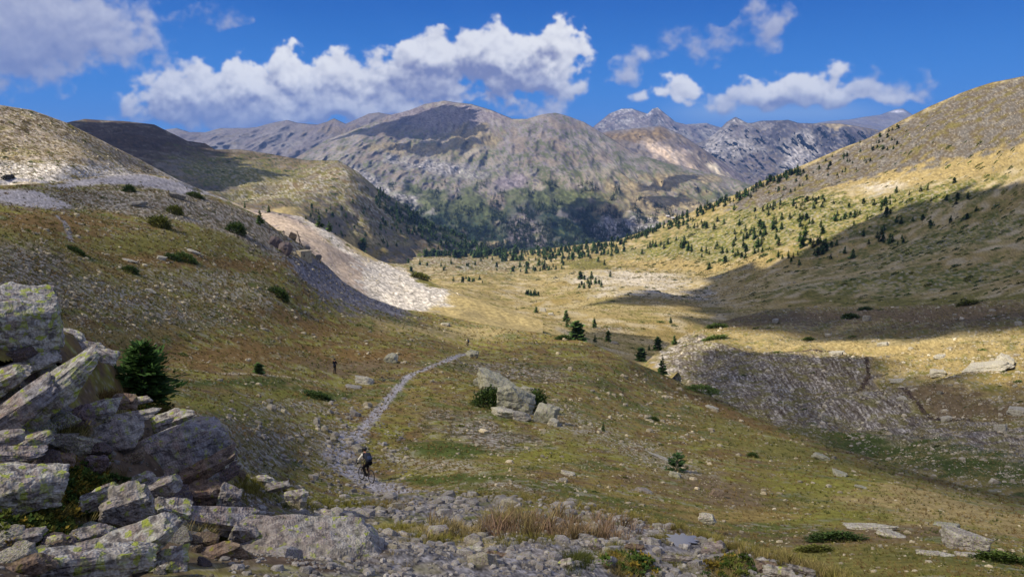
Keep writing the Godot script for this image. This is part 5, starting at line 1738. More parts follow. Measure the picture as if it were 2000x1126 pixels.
	# boulders standing on the land further off: land, px, py of the middle, w, h, roll, kind, label
	var far := [
		["hillside", 968, 760, 90, 48, 26, "lichen", "upper pale block of the outcrop with two junipers"], ["hillside", 1002, 790, 82, 62, 30, "lichen", "main pale block of the outcrop with two junipers"], ["hillside", 1064, 816, 46, 44, 24, "lichen", "lower separate block of the outcrop, right of its second juniper"], ["hillside", 1030, 768, 34, 24, 20, "lichen", "small block at the top right of the two-juniper outcrop"], ["hillside", 1018, 818, 40, 24, 10, "grey", "low front block of the two-juniper outcrop"], ["hillside", 1080, 828, 22, 18, 10, "grey_pale", "small block at the lower end of the two-juniper outcrop"], ["hillside", 936, 752, 28, 20, 10, "lichen", "small block at the upper left end of the two-juniper outcrop"], ["hillside", 985, 812, 56, 26, 10, "grey_pale", "foot of the outcrop under its left juniper"],
		["hillside", 711, 745, 40, 20, 22, "grey_pale", "white boulder in the grass between the standing person and the path"], ["hillside", 763, 705, 28, 22, 20, "lichen", "grey boulder upslope of the lying bicycle"], ["hillside", 922, 688, 26, 18, -8, "lichen", "grey boulder at the far end of the path"], ["hillside", 870, 632, 20, 8, 0, "grey_pale", "pair-like white stone on the sunlit end of the hillside"], ["hillside", 690, 757, 32, 10, 12, "grey", "low grey rock beside the white boulder"],
		["hillside", 1886, 1052, 76, 42, 10, "grey", "big grey rounded boulder in the dark heath at the right"], ["hillside", 1830, 1072, 60, 12, 5, "grey_pale", "flat ledge left of the big rounded boulder"], ["hillside", 1900, 1074, 50, 12, -8, "grey_pale", "flat slab right under the big rounded boulder"], ["hillside", 1700, 1022, 90, 16, -5, "grey_pale", "long pale ledge in the dark heath"], ["hillside", 1745, 1036, 50, 16, 20, "grey_pale", "pale slab sloping off the long ledge"], ["hillside", 1850, 1020, 40, 12, 0, "lichen", "rock in the heath between the ledge and big boulder"],
		["hillside", 1605, 895, 34, 14, 24, "lichen", "dark-backed rock uppermost of three in the green slope"], ["hillside", 1640, 929, 28, 13, 20, "lichen", "middle of three dark-backed rocks in the green slope"], ["hillside", 1681, 948, 22, 8, 12, "lichen", "lowest of three dark-backed rocks in the green slope"], ["hillside", 1110, 922, 30, 12, 10, "grey_pale", "pale flat rock on the lower hillside above the rubble"], ["hillside", 1100, 935, 18, 10, 0, "grey", "small rock just below the pale flat one"], ["hillside", 1258, 955, 34, 14, 14, "slate", "dark rock with a pale end on the lower hillside"], ["hillside", 1402, 957, 28, 20, 24, "grey_brown", "tilted reddish rock by dark moss"], ["hillside", 1295, 893, 70, 12, 28, "grey_pale", "pale rib of rock leading to the twisted pine"], ["hillside", 1318, 921, 24, 14, 5, "lichen", "rock at the foot of the twisted pine"], ["hillside", 1390, 800, 26, 9, 5, "grey_pale", "flat pale rock low under the hillside's crest"],
		["hillside", 252, 498, 26, 6, 4, "grey_pale", "flat white stone on the left slope, leftmost of three"], ["hillside", 315, 499, 18, 9, 0, "grey_pale", "white stone beside the flat juniper mats"], ["hillside", 378, 496, 26, 8, 0, "grey_pale", "white stone right of the flat juniper mats"], ["hillside", 292, 565, 20, 8, 0, "grey_pale", "pale stone among the stony streaks of the left slope"], ["hillside", 45, 700, 10, 6, 0, "grey", "grey stone hidden by the boulder pile"],
		["moraine_hill", 1930, 706, 76, 24, -5, "grey_pale", "big pale outcrop on the moraine at the right"], ["moraine_hill", 1962, 698, 30, 24, 20, "grey_pale", "upright block at the right end of the pale outcrop"], ["moraine_hill", 1988, 794, 34, 18, -5, "grey_pale", "rounded white boulder at the right edge of the moraine"], ["moraine_hill", 1755, 729, 28, 10, 8, "grey_pale", "flat white rock below the sunlit band"], ["moraine_hill", 1835, 714, 26, 16, 20, "grey_pale", "jagged pale rock left of the big outcrop"], ["moraine_hill", 1838, 693, 22, 9, 18, "grey_pale", "white wedge in the sunlit band"], ["moraine_hill", 1635, 682, 28, 12, -20, "grey_pale", "white rocks at the near edge of the sunlit band"], ["moraine_hill", 1725, 674, 20, 10, 0, "grey_pale", "white rock in the middle of the sunlit band"], ["moraine_hill", 1762, 785, 16, 10, -5, "grey_pale", "pale boulder at the top of the stony bank"], ["moraine_hill", 1852, 801, 18, 10, -10, "grey_pale", "pale boulder on the stony bank's rim"], ["moraine_hill", 1955, 840, 20, 15, 0, "grey_pale", "round boulder low on the stony bank"], ["moraine_hill", 1515, 628, 12, 9, 0, "grey_pale", "white boulder left on the upper moraine"], ["moraine_hill", 1693, 624, 14, 12, 10, "grey_pale", "white boulder beside the dark juniper mound"], ["moraine_hill", 1990, 635, 12, 8, 0, "grey_pale", "white boulder at the right on the upper moraine"],
		["valley", 1060, 614, 14, 8, 10, "grey_pale", "white boulder by a small conifer in the sunlit meadow"], ["valley", 1076, 617, 12, 6, 0, "grey_pale", "second white boulder in the sunlit meadow"], ["valley", 1200, 668, 18, 8, 0, "grey", "boulders beside the dark conifer in the hollow"],
		["hillside", 570, 462, 16, 14, 5, "grey_brown", "square reddish crag left of the two thin posts"], ["hillside", 598, 483, 14, 10, 0, "slate", "dark crag under the two thin posts"], ["hillside", 622, 494, 12, 10, 20, "slate", "dark crag right of the concrete block"], ["hillside", 553, 488, 26, 26, 4, "slate_purple", "fluted cliff below the reddish crag"], ["hillside", 535, 474, 24, 22, 4, "slate_purple", "cliff step left of the fluted one"], ["hillside", 345, 388, 30, 12, 10, "grey", "outcrop under the gravel crest"], ["hillside", 270, 400, 30, 12, -10, "grey", "outcrop on the upper left slope"],
	]
	for q in far:
		n += 1
		var l: Land = lands[q[0]]
		var p := l.at(q[1], q[2] + q[4] * 0.25)
		var d := p.distance_to(EYE)
		var k := d / FOCAL
		var up := l.normal(q[1], q[2] + q[4] * 0.25, 8.0).lerp(Vector3.UP, 0.35).normalized()
		var g := clampf(asin(clampf((EYE - p).normalized().dot(up), 0.05, 0.95)), 0.1, 1.2)
		var z := minf(0.85 * q[3], 0.55 * q[4] / sin(g))
		var size := Vector3(q[3], maxf(0.5 * q[4], 1.35 * (q[4] - z * sin(g)) / cos(g)), maxf(z, 0.5 * q[4])) * k
		var big: bool = q[3] > 24
		var o := solid("boulder" if big else "rock", rock_mesh(size, 4 if q[3] > 60 else 3, 1000 + n, 0.06, 0.05), rock_mats[q[6]])
		o.transform = Transform3D(Basis(Quaternion(Vector3.UP, up)) * facing(p, q[5] * 0.6, 0.0, 0.0), p + up * size.y * 0.22)
		tag(o, q[7], "boulder" if big else "rock")
	# broken blocks that fill the pile between the big ones
	var r := RandomNumberGenerator.new()
	r.seed = 4242
	var t: Land = lands.rubble_terrace
	var blocks := []
	for k in 6:
		blocks.append(rock_mesh(Vector3(1.0, r.randf_range(0.45, 0.75), r.randf_range(0.6, 0.9)), 3, 1500 + k, 0.07, 0.05))
	for i in 150:
		var px := r.randf_range(-20, 480)
		var py := r.randf_range(700, 1120)
		if py < Land.along(t.top, px) + 6.0 or (px > 30 and px < 230 and py > 920 and py < 1040) or (py < 830 and px > 120):
			continue
		var p := t.at(px, py)
		var w := r.randf_range(24, 74) * p.distance_to(EYE) / FOCAL
		var tone := r.randi() % 7
		var o := solid("broken_block", blocks[i % 6], rock_mats[["grey", "lichen", "slate", "grey_brown", "slate_purple", "lichen", "grey_pale"][tone]])
		o.transform = Transform3D(Basis.from_euler(Vector3(r.randf_range(-0.4, 0.4), r.randf() * TAU, r.randf_range(-0.5, 0.5))).scaled(Vector3.ONE * w), p + Vector3.UP * w * 0.08)
		tag(o, ["grey", "lichened", "slaty", "brownish", "purplish", "lichened", "pale"][tone] + " broken block of the pile, " + beside(px, py, PILE_MARKS), "rock", "broken blocks of the boulder pile")

# ---------------------------------------------------------------- people: one skin round a skeleton
static func capsule(p: Vector3, b: Array) -> float:
	var ab: Vector3 = b[1] - b[0]
	var t := clampf((p - b[0]).dot(ab) / maxf(ab.length_squared(), 1e-9), 0.0, 1.0)
	return p.distance_to(b[0] + ab * t) - lerpf(b[2], b[3], t)

# surface nets of the smoothly joined capsules [from, to, radius, radius, colour] on a grid
func skin(bones: Array, cell: float, melt: float, out: Array) -> void:
	var lo := Vector3.ONE * 1e9
	var hi := -lo
	for b in bones:
		var r := Vector3.ONE * (maxf(b[2], b[3]) + cell * 2.0)
		lo = lo.min(b[0] - r).min(b[1] - r)
		hi = hi.max(b[0] + r).max(b[1] + r)
	var n := Vector3i(((hi - lo) / cell).ceil()) + Vector3i.ONE
	var f := PackedFloat32Array()
	f.resize(n.x * n.y * n.z)
	f.fill(1.0)
	for b in bones:
		var r := Vector3.ONE * (maxf(b[2], b[3]) + melt * 2.0 + cell * 2.0)
		var a := Vector3i(((b[0].min(b[1]) - r - lo) / cell).floor()).clamp(Vector3i.ZERO, n - Vector3i.ONE)
		var e := Vector3i(((b[0].max(b[1]) + r - lo) / cell).ceil()).clamp(Vector3i.ZERO, n - Vector3i.ONE)
		for z in range(a.z, e.z + 1):
			for y in range(a.y, e.y + 1):
				for x in range(a.x, e.x + 1):
					var k := (z * n.y + y) * n.x + x
					var d := capsule(lo + Vector3(x, y, z) * cell, b)
					var o := f[k]
					var h := maxf(melt - absf(d - o), 0.0) / melt
					f[k] = minf(d, o) - h * h * melt * 0.25
	var index := {}
	var v: PackedVector3Array = out[0]
	var c: PackedColorArray = out[1]
	var quads: PackedInt32Array = out[2]
	for z in n.z - 1:
		for y in n.y - 1:
			for x in n.x - 1:
				var k := (z * n.y + y) * n.x + x
				var sum := Vector3.ZERO
				var hits := 0
				var inside := f[k] < 0.0
				var mixed := false
				for q in 8:
					if (f[k + (q & 1) + ((q >> 1) & 1) * n.x + ((q >> 2) & 1) * n.x * n.y] < 0.0) != inside:
						mixed = true
						break
				if not mixed:
					continue
				for e in EDGES:
					var a0: int = k + (e[0] & 1) + ((e[0] >> 1) & 1) * n.x + ((e[0] >> 2) & 1) * n.x * n.y
					var a1: int = k + (e[1] & 1) + ((e[1] >> 1) & 1) * n.x + ((e[1] >> 2) & 1) * n.x * n.y
					if (f[a0] < 0.0) != (f[a1] < 0.0):
						var t := f[a0] / (f[a0] - f[a1])
						var p0 := Vector3(e[0] & 1, (e[0] >> 1) & 1, (e[0] >> 2) & 1)
						var p1 := Vector3(e[1] & 1, (e[1] >> 1) & 1, (e[1] >> 2) & 1)
						sum += p0.lerp(p1, t)
						hits += 1
				var p := lo + (Vector3(x, y, z) + sum / hits) * cell
				index[k] = v.size()
				v.append(p)
				var best := 1e9
				var tone := Color.BLACK
				for b in bones:
					var d := capsule(p, b)
					if d < best:
						best = d
						tone = b[4]
				c.append(tone)
	for k in index:
		var z: int = k / (n.x * n.y)
		var y: int = (k / n.x) % n.y
		var x: int = k % n.x
		if x > 0 and y > 0 and z > 0:
			for axis in 3:
				var step: int = [1, n.x, n.x * n.y][axis]
				var u: int = [n.x, n.x * n.y, 1][axis]
				var w: int = [n.x * n.y, 1, n.x][axis]
				if (f[k] < 0.0) == (f[k + step] < 0.0):
					continue
				if not (index.has(k - u) and index.has(k - w) and index.has(k - u - w)):
					continue
				var q := [index[k], index[k - u], index[k - u - w], index[k - w]]
				if f[k] < 0.0:
					q.reverse()
				quads.append_array(PackedInt32Array([q[0], q[1], q[2], q[0], q[2], q[3]]))
	out[0] = v
	out[1] = c
	out[2] = quads

const EDGES := [[0, 1], [2, 3], [4, 5], [6, 7], [0, 2], [1, 3], [4, 6], [5, 7], [0, 4], [1, 5], [2, 6], [3, 7]]

func finger_bones(wrist: Vector3, along: Vector3, palm: Vector3, side: float, tone: Color) -> Array:
	# a loosely closed hand: palm, four unequal fingers curling towards palm, a thumb from its side
	var a := along.normalized()
	var p := (palm - a * palm.dot(a)).normalized()
	var s := a.cross(p) * side
	var out := [[wrist, wrist + a * 0.04, 0.026, 0.03, tone], [wrist + a * 0.05 + s * 0.025, wrist + a * 0.09 + s * 0.03, 0.019, 0.016, tone], [wrist + a * 0.05 - s * 0.025, wrist + a * 0.09 - s * 0.03, 0.019, 0.016, tone]]
	for k in 4:
		var from := wrist + a * 0.088 + s * (0.033 - 0.022 * k)
		var l: float = [0.04, 0.046, 0.042, 0.033][k]
		var m := from + (a * 0.8 + p * 0.6) * l
		out.append([from, m, 0.0098, 0.0092, tone])
		out.append([m, m + (p * 0.95 - a * 0.25) * l * 0.85, 0.0092, 0.008, tone])
	var t := wrist + a * 0.035 + s * 0.03
	out.append([t, t + (s * 0.6 + a * 0.5 + p * 0.4) * 0.045, 0.012, 0.0105, tone])
	out.append([t + (s * 0.6 + a * 0.5 + p * 0.4) * 0.045, t + (s * 0.7 + a * 0.9 + p * 1.0) * 0.052, 0.0105, 0.009, tone])
	return out

func head_bones(c: Vector3, face: Vector3, skin_tone: Color, hair: Color) -> Array:
	# c is the middle of the head
	var f := face.normalized()
	var r := f.cross(Vector3.UP).normalized()
	var u := r.cross(f)
	return [[c + u * 0.025 - f * 0.015, c + u * 0.035 - f * 0.02, 0.092, 0.09, hair], [c - u * 0.03 + f * 0.022, c - u * 0.06 + f * 0.035, 0.07, 0.05, skin_tone], [c + f * 0.088 + u * 0.005, c + f * 0.108 - u * 0.028, 0.01, 0.014, skin_tone],
		[c + r * 0.084 + u * 0.01, c + r * 0.086 - u * 0.03, 0.013, 0.011, skin_tone], [c - r * 0.084 + u * 0.01, c - r * 0.086 - u * 0.03, 0.013, 0.011, skin_tone], [c + f * 0.082 + r * 0.032 + u * 0.008, c + f * 0.082 + r * 0.034 + u * 0.008, 0.011, 0.011, Color8(50, 40, 34)], [c + f * 0.082 - r * 0.032 + u * 0.008, c + f * 0.082 - r * 0.034 + u * 0.008, 0.011, 0.011, Color8(50, 40, 34)], [c + f * 0.075 + r * 0.02 - u * 0.062, c + f * 0.075 - r * 0.02 - u * 0.062, 0.009, 0.009, Color8(140, 84, 76)]]

func body_mesh(parts: Array) -> ArrayMesh:
	# parts: [bones, cell, melt]
	var out := [PackedVector3Array(), PackedColorArray(), PackedInt32Array()]
	for q in parts:
		skin(q[0], q[1], q[2], out)
	var st := SurfaceTool.new()
	st.begin(Mesh.PRIMITIVE_TRIANGLES)
	st.set_smooth_group(0)
	var v: PackedVector3Array = out[0]
	var c: PackedColorArray = out[1]
	for i in v.size():
		st.set_color(c[i])
		st.add_vertex(v[i])
	for i in out[2]:
		st.add_index(i)
	st.generate_normals()
	return st.commit()

func limbs(pts: Dictionary, t: Dictionary) -> Array:
	var b := []
	var hip: Vector3 = pts.hip
	var chest: Vector3 = pts.chest
	var neck: Vector3 = pts.neck
	var right: Vector3 = pts.get("right", Vector3.RIGHT)
	b.append([hip - right * 0.07, hip + right * 0.07, 0.125, 0.125, t.seat])
	b.append([hip + (chest - hip) * 0.12, hip + (chest - hip) * 0.6, 0.125, 0.135, t.waist])
	b.append([chest - right * 0.06, chest + right * 0.06, 0.135, 0.135, t.top])
	b.append([neck - right * 0.15 - Vector3(0, 0.05, 0), neck + right * 0.15 - Vector3(0, 0.05, 0), 0.068, 0.068, t.top])
	b.append([neck - Vector3(0, 0.06, 0), pts.head - Vector3(0, 0.07, 0), 0.066, 0.055, t.skin])
	for s in ["l", "r"]:
		b.append([pts["hip_" + s], pts["knee_" + s], 0.09, 0.06, t.leg])
		b.append([pts["knee_" + s], pts["knee_" + s].lerp(pts["foot_" + s], 0.4), 0.058, 0.056, t.shin])
		b.append([pts["knee_" + s].lerp(pts["foot_" + s], 0.4), pts["foot_" + s], 0.056, 0.04, t.shin])
		b.append([pts["foot_" + s] + Vector3(0, -0.035, 0.05), pts["toe_" + s], 0.04, 0.035, t.shoe])
		b.append([pts["arm_" + s], pts["elbow_" + s], 0.058, 0.045, t.sleeve])
		b.append([pts["elbow_" + s], pts["hand_" + s], 0.045, 0.032, t.sleeve])
	return b

func person_parts(pts: Dictionary, t: Dictionary, cell: float) -> Array:
	var out := [[limbs(pts, t), cell, 0.05], [head_bones(pts.head, pts.face, t.skin, t.hair), 0.012, 0.02]]
	for s in ["l", "r"]:
		out.append([finger_bones(pts["hand_" + s], pts["reach_" + s], pts["palm_" + s], -1.0 if s == "l" else 1.0, t.glove), 0.006, 0.008])
	return out

func lump(called: String, size: Vector3, at: Vector3, turn: Basis, m: Material, parent: Node3D, power := 4.0) -> MeshInstance3D:
	# a box with swollen, rounded sides
	var s := ico(3)
	var v: PackedVector3Array = s[0].duplicate()
	for i in v.size():
		var u := v[i]
		var q := pow(pow(absf(u.x), power) + pow(absf(u.y), power) + pow(absf(u.z), power), -1.0 / power)
		v[i] = u * q * size * 0.5
	var st := SurfaceTool.new()
	st.begin(Mesh.PRIMITIVE_TRIANGLES)
	st.set_smooth_group(0)
	for p in v:
		st.add_vertex(p)
	var f: PackedInt32Array = s[1]
	for i in range(0, f.size(), 3):
		st.add_index(f[i])
		st.add_index(f[i + 2])
		st.add_index(f[i + 1])
	st.generate_normals()
	var o := solid(called, st.commit(), m, parent)
	o.transform = Transform3D(turn, at)
	return o

func rods(list: Array, sides := 6) -> ArrayMesh:
	var st := SurfaceTool.new()
	st.begin(Mesh.PRIMITIVE_TRIANGLES)
	for q in list:
		tube(st, [q[0], q[1]], [q[2], q[2]], sides)
	st.generate_normals()
	return st.commit()

# forward is -z, wheels on y = 0
func bicycle(label: String, where: Transform3D, tone: Color) -> Node3D:
	var o := thing("bicycle", label, "bicycle", Vector3.ZERO)
	o.transform = where
	var black := mat(Color8(24, 24, 26), 0.8)
	var metal := mat(Color8(130, 130, 135), 0.4)
	metal.metallic = 0.8
	var paint := mat(tone, 0.35)
	var rear := Vector3(0, 0.365, 0.56)
	var front := Vector3(0, 0.365, -0.62)
	var crank := Vector3(0, 0.34, 0.12)
	var seat := Vector3(0, 0.78, 0.3)
	var head := Vector3(0, 0.86, -0.36)
	var head2 := Vector3(0, 0.72, -0.41)
	solid("frame", rods([[crank, seat, 0.019], [seat, head, 0.02], [crank, head2, 0.026], [head, head2, 0.024], [crank, rear + Vector3(0.05, 0, 0), 0.013], [crank, rear - Vector3(0.05, 0, 0), 0.013], [seat, rear + Vector3(0.05, 0, 0), 0.011], [seat, rear - Vector3(0.05, 0, 0), 0.011]]), paint, o)
	solid("fork", rods([[head2 + Vector3(0.055, 0, 0), front + Vector3(0.055, 0, 0), 0.017], [head2 - Vector3(0.055, 0, 0), front - Vector3(0.055, 0, 0), 0.017], [head2 - Vector3(0.055, 0, 0), head2 + Vector3(0.055, 0, 0), 0.02]]), black, o)
	var bar := solid("handlebar", rods([[head, head + Vector3(0, 0.1, -0.05), 0.018], [Vector3(-0.37, 0.985, -0.36), Vector3(-0.08, 0.96, -0.41), 0.013], [Vector3(-0.08, 0.96, -0.41), Vector3(0.08, 0.96, -0.41), 0.015], [Vector3(0.08, 0.96, -0.41), Vector3(0.37, 0.985, -0.36), 0.013]]), black, o)
	for s in [-1, 1]:
		solid("grip", rods([[Vector3(s * 0.26, 0.977, -0.375), Vector3(s * 0.38, 0.986, -0.358), 0.018]]), black, bar)
	solid("seat_post", rods([[seat, Vector3(0, 0.9, 0.34), 0.014]]), metal, o)
	lump("saddle", Vector3(0.14, 0.06, 0.27), Vector3(0, 0.93, 0.32), Basis(), black, o, 3.0)
	solid("crank", rods([[crank - Vector3(0.09, 0, 0), crank + Vector3(0.09, 0, 0), 0.018], [crank + Vector3(0.09, 0, 0), crank + Vector3(0.09, -0.02, -0.17), 0.012], [crank - Vector3(0.09, 0, 0), crank + Vector3(-0.09, 0.02, 0.17), 0.012]]), metal, o)
	for s in [-1, 1]:
		lump("pedal", Vector3(0.1, 0.022, 0.09), crank + Vector3(s * 0.15, s * -0.02, s * -0.17), Basis(), black, o, 6.0)
	for c in [rear, front]:
		var t := TorusMesh.new()
		t.inner_radius = 0.312
		t.outer_radius = 0.368
		t.rings = 40
		t.ring_segments = 10
		var w := solid("wheel", t, black, o)
		w.transform = Transform3D(Basis(Vector3.BACK, PI / 2), c)
		var rim := TorusMesh.new()
		rim.inner_radius = 0.292
		rim.outer_radius = 0.316
		rim.rings = 32
		rim.ring_segments = 6
		solid("rim", rim, metal, w)
		var sp_ := []
		for k in 18:
			var a := TAU * k / 18.0
			sp_.append([Vector3(0, 0.02 if k % 2 else -0.02, 0), Vector3(cos(a) * 0.3, 0, sin(a) * 0.3), 0.003])
		solid("spokes", rods(sp_, 3), metal, w)
		solid("hub", rods([[Vector3(0, -0.05, 0), Vector3(0, 0.05, 0), 0.025]]), metal, w)
	return o

func frame_on(l: Land, px: float, py: float, yaw: float, lean := 0.6) -> Transform3D:
	# standing on the ground, -z turned yaw degrees to the left of straight away from the eye, tipped with the slope
	var p := l.at(px, py)
	var up := Vector3.UP.lerp(l.normal(px, py, 6.0), lean).normalized()
	var f := Vector3(p.x, 0, p.z).normalized().rotated(Vector3.UP, deg_to_rad(yaw))
	f = (f - up * f.dot(up)).normalized()
	return Transform3D(Basis(f.cross(up).normalized(), up, -f), p)

func make_people() -> void:
	var h: Land = lands.hillside
	var cloth := tinted(0.0)
	var black := Color8(22, 22, 26)
	var flesh := Color8(176, 128, 104)
	# the rider
	var at := frame_on(h, 716, 936, 24.0, 0.8)
	var ride := bicycle("bicycle under the rider in the white top, on the stone path", at, Color8(60, 24, 26))
	ride.rotate_object_local(Vector3.BACK, deg_to_rad(5.0))
	var V := func(x, y, z): return Vector3(x, y, z)
	var pts := {"hip": V.call(0, 1.04, 0.3), "chest": V.call(0, 1.36, 0.02), "neck": V.call(0, 1.5, -0.08), "head": V.call(0, 1.66, -0.16), "face": V.call(0, -0.15, -1), "hip_l": V.call(-0.09, 1.0, 0.28), "hip_r": V.call(0.09, 1.0, 0.28), "knee_l": V.call(-0.15, 0.74, -0.08), "knee_r": V.call(0.14, 0.78, -0.16), "foot_l": V.call(-0.15, 0.44, 0.24), "foot_r": V.call(0.15, 0.42, -0.06), "toe_l": V.call(-0.15, 0.385, 0.1), "toe_r": V.call(0.15, 0.37, -0.2),
		"arm_l": V.call(-0.18, 1.45, -0.08), "arm_r": V.call(0.18, 1.45, -0.08), "elbow_l": V.call(-0.36, 1.22, -0.14), "elbow_r": V.call(0.36, 1.22, -0.14), "hand_l": V.call(-0.335, 1.04, -0.3), "hand_r": V.call(0.335, 1.04, -0.3), "reach_l": V.call(0.05, -0.45, -0.8), "reach_r": V.call(-0.05, -0.45, -0.8), "palm_l": V.call(0, -1, 0), "palm_r": V.call(0, -1, 0)}
	var tones := {"seat": black, "waist": Color8(60, 60, 64), "top": Color8(34, 36, 46), "skin": flesh, "leg": black, "shin": black, "shoe": Color8(30, 30, 34), "sleeve": Color8(218, 214, 204), "glove": black, "hair": Color8(30, 26, 26)}
	var rider := thing("person", "cyclist in white sleeves and dark blue backpack riding away down the stone path", "person", Vector3.ZERO)
	rider.transform = ride.transform
	solid("body", body_mesh(person_parts(pts, tones, 0.026)), cloth, rider)
	var helm := lump("helmet", Vector3(0.23, 0.19, 0.29), Vector3(0, 1.715, -0.155), Basis(Vector3.RIGHT, -0.1), mat(black, 0.4), rider, 2.4)
	var pack := lump("backpack", Vector3(0.36, 0.54, 0.24), Vector3(0, 1.32, 0.235), Basis(Vector3.RIGHT, -0.62), mat(Color8(26, 32, 48)), rider, 3.4)
	lump("pocket", Vector3(0.22, 0.22, 0.08), Vector3(0, -0.08, 0.1), Basis(), mat(Color8(40, 54, 84)), pack, 3.4)
	# the one who stands in the grass
	at = frame_on(h, 654, 731, -35.0, 0.0)
	pts = {"hip": V.call(0, 0.97, 0), "chest": V.call(0, 1.3, 0.01), "neck": V.call(0, 1.47, 0.0), "head": V.call(0, 1.63, -0.02), "face": V.call(0, -0.3, -1), "hip_l": V.call(-0.09, 0.93, 0), "hip_r": V.call(0.09, 0.93, 0), "knee_l": V.call(-0.11, 0.52, -0.03), "knee_r": V.call(0.1, 0.52, -0.02), "foot_l": V.call(-0.12, 0.09, 0.02), "foot_r": V.call(0.11, 0.09, 0.02), "toe_l": V.call(-0.13, 0.04, -0.14), "toe_r": V.call(0.12, 0.04, -0.14),
		"arm_l": V.call(-0.18, 1.42, 0), "arm_r": V.call(0.18, 1.42, 0), "elbow_l": V.call(-0.26, 1.14, -0.03), "elbow_r": V.call(0.28, 1.15, -0.05), "hand_l": V.call(-0.08, 1.2, -0.26), "hand_r": V.call(0.1, 1.23, -0.28), "reach_l": V.call(0.6, 0.3, -0.6), "reach_r": V.call(-0.6, 0.3, -0.6), "palm_l": V.call(0.4, 0, 0.6), "palm_r": V.call(-0.4, 0, 0.6)}
	tones = {"seat": Color8(40, 42, 56), "waist": Color8(44, 46, 62), "top": black, "skin": flesh, "leg": black, "shin": black, "shoe": black, "sleeve": black, "glove": flesh, "hair": black}
	var stands := thing("person", "person all in black standing alone in the grass, hands held at the chest", "person", Vector3.ZERO)
	stands.transform = at
	solid("body", body_mesh(person_parts(pts, tones, 0.032)), cloth, stands)
	lump("helmet", Vector3(0.23, 0.18, 0.27), Vector3(0, 1.69, -0.01), Basis(), mat(black, 0.4), stands, 2.4)
	# the far one at the end of the path, on a bicycle
	at = frame_on(h, 913, 675, 20.0, 0.5)
	var far := bicycle("bicycle of the farthest rider, beyond the end of the path", at, Color8(30, 30, 34))
	var goes := rider.duplicate()
	goes.name = numbered("person")
	add_child(goes)
	goes.transform = at
	tag(goes, "tiny farthest cyclist with a white side, beyond the grey boulder at the path's end", "person")
	# the bicycle that lies in the grass
	at = frame_on(h, 758, 749, -62.0, 1.0)
	var lies := bicycle("bicycle lying in the grass beside the path's bend", at, Color8(24, 24, 28))
	lies.rotate_object_local(Vector3.BACK, deg_to_rad(68.0))
	lies.position += Vector3.UP * 0.12

